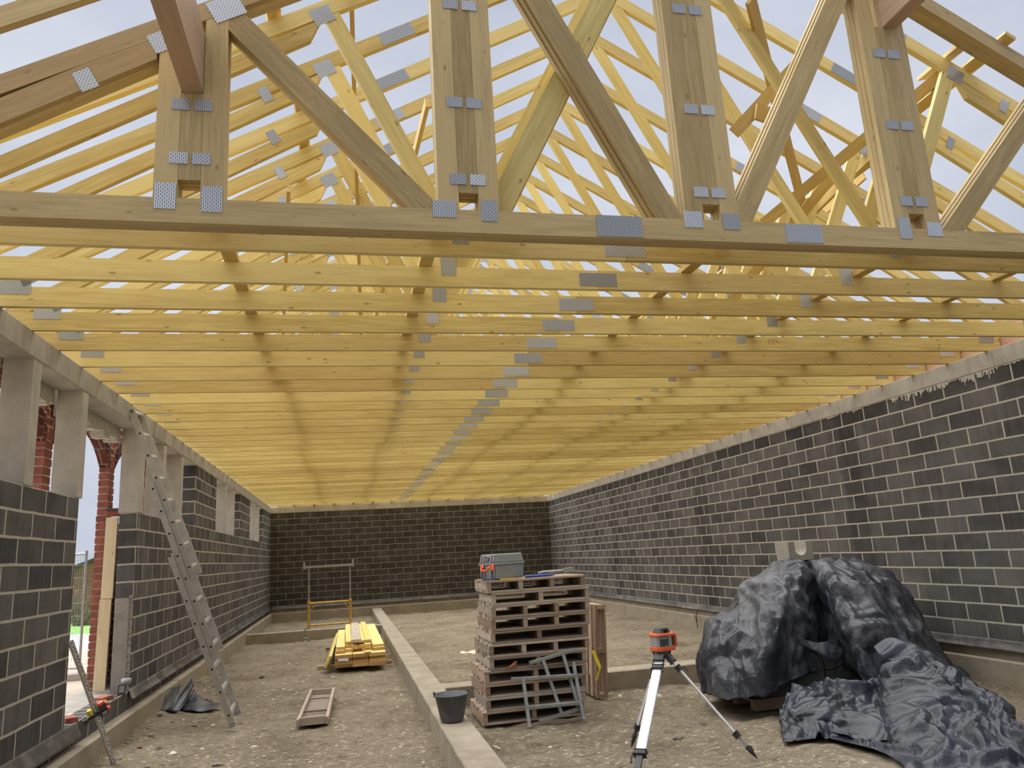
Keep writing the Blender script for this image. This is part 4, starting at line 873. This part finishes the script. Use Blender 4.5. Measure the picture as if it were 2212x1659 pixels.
m = MB(); m.box((7.35, 8.05, .524), (8.10, 8.45, 1.30)); tag(m.build('block_stack', M['darkblock']), 'grey block stack hidden in the dark under the foil', 'block stack')
TA = [[[7.27,8.2,1.43],[7.31,8.1,1.44],[7.34,8.0,1.44],[7.43,7.95,1.43],[7.57,7.97,1.42],[7.58,7.9,1.42],[7.71,7.85,1.43],[7.91,7.9,1.43],[8.15,8.05,1.43],[8.36,8.2,1.42]],[[6.86,8.1,1.24],[6.87,7.85,1.19],[7.08,7.72,1.21],[7.33,7.75,1.2],[7.55,7.92,1.16],[7.54,7.7,1.18],[7.58,7.5,1.15],[7.86,7.45,1.17],[8.33,7.7,1.18],[8.69,8.0,1.14]],[[6.51,8.0,0.96],[6.54,7.7,0.9],[6.84,7.45,0.95],[7.22,7.62,0.9],[7.57,7.92,0.86],[7.51,7.5,0.92],[7.52,7.25,0.81],[7.86,7.25,0.83],[8.34,7.5,0.84],[8.76,7.85,0.78]],[[6.24,7.95,0.86],[6.31,7.6,0.71],[6.64,7.33,0.71],[7.01,7.52,0.67],[7.54,7.9,0.57],[7.48,7.4,0.67],[7.45,7.1,0.49],[7.84,7.1,0.51],[8.4,7.35,0.5],[8.82,7.7,0.41]],[[6.14,7.9,0.63],[6.22,7.55,0.52],[6.47,7.27,0.53],[7.04,7.5,0.53],[7.56,7.88,0.37],[7.5,7.4,0.46],[7.45,7.05,0.33],[7.83,7.0,0.3],[8.48,7.25,0.28],[8.92,7.6,0.17]],[[6.1,7.9,0.38],[6.14,7.5,0.34],[6.42,7.25,0.37],[7.06,7.48,0.41],[7.63,7.88,0.27],[7.52,7.4,0.36],[7.48,7.05,0.23],[7.8,6.9,0.17],[8.5,7.15,0.13],[8.96,7.5,0.03]],[[6.09,7.9,0.17],[6.14,7.47,0.15],[6.41,7.25,0.22],[7.06,7.48,0.34],[7.71,7.88,0.23],[7.55,7.42,0.34],[7.5,7.05,0.19],[7.76,6.85,0.07],[8.44,7.05,0.02],[8.89,7.35,-0.0]]]
def back(p, y, dx): return (2.4 + (p[0] - 2.4) / p[1] * y + dx, y, max(.02, 1.717 - (1.717 - p[2]) * y / p[1] - .04))
TA = [row + [back(row[9], 8.75, -.12), back(row[5], 9.0, 0), back(row[0], 8.7, .14)] for i, row in enumerate(TA)]
o = sheet('foil_cover', TA, M['tarp'], .034, 5.3, 34, True, .9, .012, rag=.05, sharp=1.0, pleat=.035, zs=.45)
# close the top with a crumpled cap
mm = MB(); n_ = len(TA[0]); cen = Vector((7.85, 8.35, 1.41)); 
cap = [[Vector(p).lerp(cen, .04) + Vector((0, 0, -.05)) for p in TA[0]], [Vector(p).lerp(cen, .35) + Vector((0, 0, .012)) for p in TA[0]], [Vector(p).lerp(cen, .7) + Vector((0, 0, .01)) for p in TA[0]], [Vector(p).lerp(cen, .97) for p in TA[0]]]
o2 = sheet('foil_cover_top', cap, M['tarp'], .012, 2.1, 14, True, .3); o2.parent = o
FL = [[(6.95, 7.47, .73), (7.19, 7.42, .62), (7.49, 7.45, .64)], [(6.99, 7.44, .63), (7.2, 7.36, .51), (7.45, 7.42, .46)], [(7.02, 7.45, .575), (7.236, 7.42, .44), (7.424, 7.45, .32)]]
o3 = sheet('foil_flap', FL, M['tarp'], .02, 3.3, 20, False, .6, sharp=1.4); o3.parent = o
tag(o, 'dusty dark grey plastic foil draped in folds over the block pile at right', 'plastic foil')
TB = [[[6.7,7.2,0.24],[6.87,7.2,0.25],[7.15,7.2,0.26],[7.58,7.1,0.29],[7.68,6.9,0.6],[7.75,6.6,0.53],[7.79,6.2,0.38],[7.72,5.8,0.28],[7.48,5.3,0.2],[7.25,4.8,0.1]],[[6.48,7.05,0.19],[6.63,6.9,0.22],[6.9,6.85,0.18],[7.3,6.8,0.2],[7.49,6.72,0.51],[7.56,6.35,0.4],[7.54,5.95,0.27],[7.36,5.45,0.19],[7.21,5.0,0.06],[7.14,4.6,-0.04]],[[6.31,6.85,0.11],[6.41,6.6,0.14],[6.74,6.65,0.08],[7.01,6.5,0.1],[7.2,6.4,0.32],[7.18,5.95,0.22],[7.1,5.5,0.14],[6.94,5.05,0.04],[6.91,4.7,-0.04],[6.83,4.35,-0.15]],[[6.19,6.65,0.04],[6.3,6.45,0.06],[6.63,6.5,0.04],[6.74,6.15,0.03],[6.84,6.0,0.08],[6.74,5.5,0.06],[6.68,5.1,0.01],[6.57,4.7,-0.06],[6.52,4.35,-0.11],[6.43,4.0,-0.16]],[[6.03,6.33,0.0],[6.33,6.34,0.0],[6.45,6.25,0.0],[6.54,5.86,0.0],[6.49,5.58,0.0],[6.28,5.04,0.0],[6.14,4.57,0.0],[6.0,4.11,0.0],[5.89,3.73,0.0],[5.76,3.37,-0.0]]]
TB = [[(8.0 if 0 else p[0] + (.10 if i else .10), p[1] + .35, .02) for i, p in enumerate(TB[0])]] + TB
o = sheet('crumpled_foil', TB, M['tarp2'], .060, 8.8, 36, False, .85, .010, sharp=1.15)
tag(o, 'large crumpled blue-black plastic foil heaped on the sand at lower right', 'plastic foil')
FL = [[(7.55, 7.02, .56), (7.72, 6.98, .62), (7.86, 7.05, .56)], [(7.50, 6.85, .50), (7.74, 6.75, .60), (8.02, 6.75, .50)], [(7.45, 6.75, .36), (7.72, 6.60, .50), (8.05, 6.45, .38)], [(7.42, 6.70, .25), (7.60, 6.50, .40), (7.95, 6.30, .28)]]
o2 = sheet('foil_fold', FL, M['tarp2'], .03, 4.4, 24, False, .4, sharp=1.3); o2.parent = o
FL = [[(6.55, 6.9, .24), (6.75, 6.75, .25), (7.1, 6.7, .2)], [(6.35, 6.7, .16), (6.6, 6.5, .16), (7.1, 6.4, .16)], [(6.5, 6.45, .04), (6.8, 6.2, .10), (7.1, 6.05, .12)], [(6.55, 6.2, .012), (6.75, 6.0, .02), (6.95, 5.85, .03)]]
o2 = sheet('foil_fold', FL, M['tarp2'], .03, 6.1, 24, False, .4, sharp=1.4); o2.parent = o
# ---- U shaped blocks on the foil
def ublock(x, y, z, rz, lab, Wd=.29, D=.20, H=.21):
    m = MB(); n = 12; D2 = D / 2; pts = [(-Wd / 2, 0), (Wd / 2, 0), (Wd / 2, H), (Wd / 2 - .09, H)] + [((Wd / 2 - .09) * cos(a), .075 + .055 - .055 * sin(a) if 0 else .13 - .075 * sin(a)) for a in [pi * i / n for i in range(n + 1)]] + [(-Wd / 2 + .09, H), (-Wd / 2, H)]
    N_ = len(pts)
    for y_, rev in ((-D2, False), (D2, True)):
        # fan split: left leg, right leg, base slices
        arc = pts[4:4 + n + 1]
        def q(P): P = [(a, y_, b) for a, b in P]; m.quad(P[::-1] if rev else P, [(p[0], p[2]) for p in (P[::-1] if rev else P)])
        q([(Wd / 2 - .09, 0), (Wd / 2, 0), (Wd / 2, H), (Wd / 2 - .09, H)]); q([(-Wd / 2, 0), (-Wd / 2 + .09, 0), (-Wd / 2 + .09, H), (-Wd / 2, H)])
        for i in range(n): a, b = arc[i], arc[i + 1]; q([(b[0], 0), (a[0], 0), a, b])
    for i in range(N_): a, b = pts[i], pts[(i + 1) % N_]; m.quad([(a[0], -D2, a[1]), (a[0], D2, a[1]), (b[0], D2, b[1]), (b[0], -D2, b[1])], [(0, a[1]), (D, a[1]), (D, b[1]), (0, b[1])])
    o = m.build('u_block', M['ring'], merge=False); o.location = (x, y, z); o.rotation_euler = (0, 0, rz); return tag(o, lab, 'concrete block')
ublock(7.50, 8.12, 1.445, radians(7), 'light grey U-shaped concrete block weighing down the foil top', .34, .22, .21)
# ---- left front: staff with receiver
t = thing('levelling_staff', 'white measuring staff with dotted scale leaning on the left block wall', 'measuring staff', (0, 0, 0))
a, b = Vector((.30, 8.24, -.0)), Vector((.035, 7.66, 1.18)); d = (b - a).normalized(); sd = Vector((.8, .55, 0)); sd = (sd - d * sd.dot(d)).normalized(); nv = sd.cross(d)
if nv.y > 0: nv = -nv
m = MB(); m.beam(a, b, .046, .022, sd); m.build('body', M['alu'], t); m = MB(); m.beam(a + nv * .012 + sd * .006, b + nv * .012 + sd * .006, .030, .0012, sd); m.build('white_face', M['white'], t)
m = MB(); L = (b - a).length
for k in range(int(L / .02)):
    if k % 5 == 4: continue
    c0 = a + d * (.02 + k * .02) + nv * .0128 + sd * (.003 if k % 2 else .012); m.beam(c0, c0 + d * .010, .010, .0012, sd)
m.build('scale_marks', M['black'], t)
c0 = a.lerp(b, .445)
t = thing('laser_receiver', 'black laser receiver with orange clamp knob fastened to the leaning staff', 'laser receiver', tuple(c0 + nv * .045))
def rb(name, lo, hi, mat, bv=.005):
    m = MB(); q = [c for c in ((lo[0], lo[1]), (hi[0], hi[1]))]
    e0 = sd * lo[0] + nv * lo[1] + d * ((lo[2] + hi[2]) / 2); e1 = sd * hi[0] + nv * lo[1] + d * ((lo[2] + hi[2]) / 2)
    m.beam(e0, e1, hi[1] - lo[1], hi[2] - lo[2], nv); return m.build(name, mat, t, bevel=bv)
rb('clamp_bar', (-.09, -.01, -.02), (.07, .02, .012), M['black']); rb('receiver_body', (.025, -.012, -.05), (.085, .018, .055), M['dgrey']); rb('receiver_cap', (.03, -.012, .056), (.08, .018, .085), M['orange']); rb('display', (.035, .019, -.03), (.075, .0215, .0), M['lgrey'], 0)
m = MB(); m.tube([sd * .088, sd * .115], [.018, .016], 12); m.build('knob', M['orange'], t); m = MB(); m.tube([sd * -.085 + nv * .02, sd * -.125 + nv * .02], [.02, .026], 12); m.build('grip', M['black'], t)
m = MB(); m.tube([sd * -.05 + d * .02, sd * -.05 + d * .05, sd * -.05 + d * .075], [.016, .024, .02], 12); m.build('yellow_knob', M['yellow'], t)
# items on the threshold
def slab(name, x, y, z, lx, ly, lz, rz, mat, lab, cat, tilt=0):
    m = MB(); m.box((-lx / 2, -ly / 2, 0), (lx / 2, ly / 2, lz)); o = m.build(name, M[mat], bevel=.004); o.location = (x, y, z); o.rotation_euler = (tilt, 0, rz); return tag(o, lab, cat)
slab('paper_sheets', -.14, 8.42, .434, .20, .42, .004, -.1, 'paper', 'folded white paper sheets lying on the door threshold', 'paper')
slab('brick_offcut', -.08, 8.15, .434, .10, .20, .05, .5, 'redbrick', 'red brick piece on the threshold in front of the paper', 'brick'); slab('brick_offcut', -.02, 8.9, .434, .10, .22, .05, .35, 'redbrick', 'red brick piece on the threshold right of the staff', 'brick'); slab('brick_offcut', -.12, 9.3, .434, .12, .20, .045, -.3, 'shard', 'broken orange brick near the foot of the pale upright timber', 'brick')
slab('wooden_slat', -.3, 8.6, .434, .03, .8, .012, .4, 'redbrick', 'thin reddish slat lying across the outer threshold', 'slat')
t = thing('cordless_tool', 'small grey hand tool with round transparent head on the threshold end', 'hand tool', (-.03, 9.62, .434), .4)
m = MB(); m.box((-.04, -.05, 0), (.04, .05, .12)); m.build('battery_pack', M['dgrey'], t, bevel=.01); m = MB(); m.box((-.025, -.052, .03), (.025, -.0505, .10)); m.build('side_label', M['lgrey'], t); m = MB(); m.lathe([(0, -.03), (.05, -.03), (.055, 0), (.05, .03), (0, .03)], c=(.06, .06, .13), n=20); m.build('round_head', M['lgrey'], t, smooth=True)
# ---- stones, chips, shards
def pebble(name, x, y, s, mat, lab, cat, seed, flat=.5, grp=None, z=None):
    bm = bmesh.new(); bmesh.ops.create_icosphere(bm, subdivisions=2, radius=1); r = random.Random(seed); rx, ry, rz_ = r.uniform(.7, 1.4), r.uniform(.5, 1.0), flat * r.uniform(.7, 1.2)
    for v in bm.verts: n_ = 1 + .45 * noise.noise(v.co * 1.3 + Vector((seed * 3.1, 0, 0))); v.co = Vector((v.co.x * rx * n_, v.co.y * ry * n_, max(-.4, v.co.z) * rz_ * n_)) * s
    me = bpy.data.meshes.new(name); bm.to_mesh(me); bm.free(); me.materials.append(M[mat]); o = bpy.data.objects.new(name, me); COL.objects.link(o)
    zz_ = gz(x, y) + (.10 * max(0, 1 - x / .9) ** 1.5 if y < 14 else 0) if z is None else z
    o.location = (x, y, zz_ + s * flat * .25); o.rotation_euler = (0, 0, r.uniform(0, 6)); return tag(o, lab, cat, grp)
pebble('stone', 1.25, 7.93, .06, 'rubble', 'flat dark grey stone at the bottom edge below the ladder', 'stone', 1, .35); pebble('stone', 5.36, 7.0, .04, 'rubble', 'small grey lump of mortar between tripod legs and foil', 'stone', 2, .8)
pebble('stone', 1.07, 13.6, .06, 'dgrey', 'dark stone by the footing left of the cross strip', 'stone', 4, .6)
KEY = [(3.1, 10.6, .03), (3.0, 9.8, .025), (2.55, 11.0, .022), (2.2, 13.0, .03), (1.5, 12.2, .028), (2.9, 7.9, .02), (1.5, 8.5, .028), (1.0, 8.6, .03), (2.3, 8.2, .02), (.75, 8.5, .04), (.9, 9.9, .03), (4.9, 7.1, .022), (5.6, 9.2, .05), (6.0, 9.0, .06), (4.2, 7.2, .02), (4.55, 7.5, .018), (3.05, 7.2, .02)]
for i, (x, y, s) in enumerate(KEY): pebble('mortar_chip', x, y, s, 'chip', 'pale broken mortar chip lying on the trampled sand', 'chip', 50 + i, .45, 'pale chips on the sand')
rr = random.Random(77); i = 0
while i < 90:
    y = 6.8 + 14 * rr.random() ** 1.7; x = rr.uniform(.3, 9.2) if rr.random() < .25 else rr.uniform(.3, 3.1)
    if 3.15 < x < 3.65 or (3.6 < x < 5.4 and 8.1 < y < 9.2) or (x > 5.9 and y < 9.4) or (2.0 < x < 3.15 and 13 < y < 18): continue
    pebble('mortar_chip', x, y, rr.uniform(.008, .022), 'chip', 'pale broken mortar chip lying on the trampled sand', 'chip', 100 + i, .5, 'pale chips on the sand'); i += 1
for i in range(26):
    y = 7.5 + 9 * rr.random() ** 1.5; x = rr.uniform(.2, 1.6) if i % 3 else rr.uniform(3.8, 6); 
    if 3.7 < x < 5.4 and 8.1 < y < 9.3: y = 7.4
    pebble('brick_shard', x, y, rr.uniform(.012, .03), 'shard', 'small reddish brick shard lying on the trampled sand', 'shard', 300 + i, .5, 'brick shards on the sand')
for i in range(30):
    y = 7.4 + 6 * rr.random(); x = rr.uniform(.18, .75)
    pebble('rubble_lump', x, y, rr.uniform(.02, .05), 'rubble', 'grey lump of rubble at the foot of the left footing', 'rubble', 400 + i, .6, 'rubble along the left footing')
for x, y, L, a, lb in ((3.75, 7.45, .16, 1.9, 'pale wood splinter on the sand right of the bucket'), (2.8, 8.9, .14, .3, 'thin brown stick beside the long strip, near the bucket'), (2.95, 11.0, .2, .8, 'dark bent stick next to the long strip'), (5.45, 8.9, .22, .1, 'pale splinter lying behind the pallet stack right side'), (.85, 7.75, .5, .35, 'long brown stick at the bottom left beside the staff foot')):
    m = MB(); m.tube([(-L / 2, 0, .006), (0, .01, .016), (L / 2, 0, .008)], [.004, .009, .003], 5); o = m.build('stick', M['lath'] if 'pale' in lb else M['oldwood2']); o.location = (x, y, gz(x, y) + .008); o.rotation_euler = (0, 0, a); tag(o, lb, 'stick')
# thin twig by the right footing
m = MB(); m.tube([(9.36, 14.9, .0), (9.35, 14.9, .2), (9.38, 14.9, .36)], .008, 5); m.tube([(9.35, 14.9, .12), (9.30, 14.88, .32)], .006, 5); tag(m.build('rebar_wire', M['hole']), 'thin dark wire sticking up at the right footing behind the laser', 'wire')
# saw dust patches
for x, y, sx, sy, lb in ((5.3, 14.6, .9, .35, 'left of the pallets further back'), (4.45, 11.0, .45, .22, 'near the long strip beside the pallet stack')):
    m = MB(); r = random.Random(int(x * 10)); Pn = []
    for j in range(9):
        Pn.append([(x + sx * (j / 8) * cos(a) * (1 + .25 * noise.noise(Vector((cos(a) * 2, sin(a) * 2, x)))), y + sy * (j / 8) * sin(a) * (1 + .3 * noise.noise(Vector((cos(a) * 2, sin(a) * 2, y)))), 0) for a in [2 * pi * k / 40 for k in range(40)]])
    Pn = [[(p[0], p[1], gz(p[0], p[1]) + .014 * (1 - (j / 8) ** 2) - .003 * (j / 8) + .004 * noise.noise(Vector((p[0] * 25, p[1] * 25, 0)))) for p in row] for j, row in enumerate(Pn)]
    m.grid(Pn, True); o = m.build('sawdust', M['dust'] if 'dust' in M else M['lath'], smooth=True); tag(o, 'thin patch of pale sawdust spread on the sand, ' + lb, 'sawdust', None, 'stuff')

def pencil(txt, x, y, z, size, rot):
    cu = bpy.data.curves.new('pencil_mark', 'FONT'); cu.body = txt; cu.size = size; cu.extrude = .0004; o = bpy.data.objects.new('tmp', cu); COL.objects.link(o)
    me = bpy.data.meshes.new_from_object(o); bpy.data.objects.remove(o); me.materials.append(M['purlin']); q = bpy.data.objects.new('pencil_mark', me); COL.objects.link(q)
    q.rotation_euler = (pi / 2, rot, 0); q.location = (x, y, z); return q
tr5 = [o for o in bpy.data.objects if o.name.startswith('roof_truss') and abs(o.location.y - (4.615 + .584 * 4)) < .01][0]
q = pencil('x33', 6.91, 0, 3.765, .085, pi); q.parent = tr5; q.location = (6.91 - tr5.location.x, -.0006, 3.765)
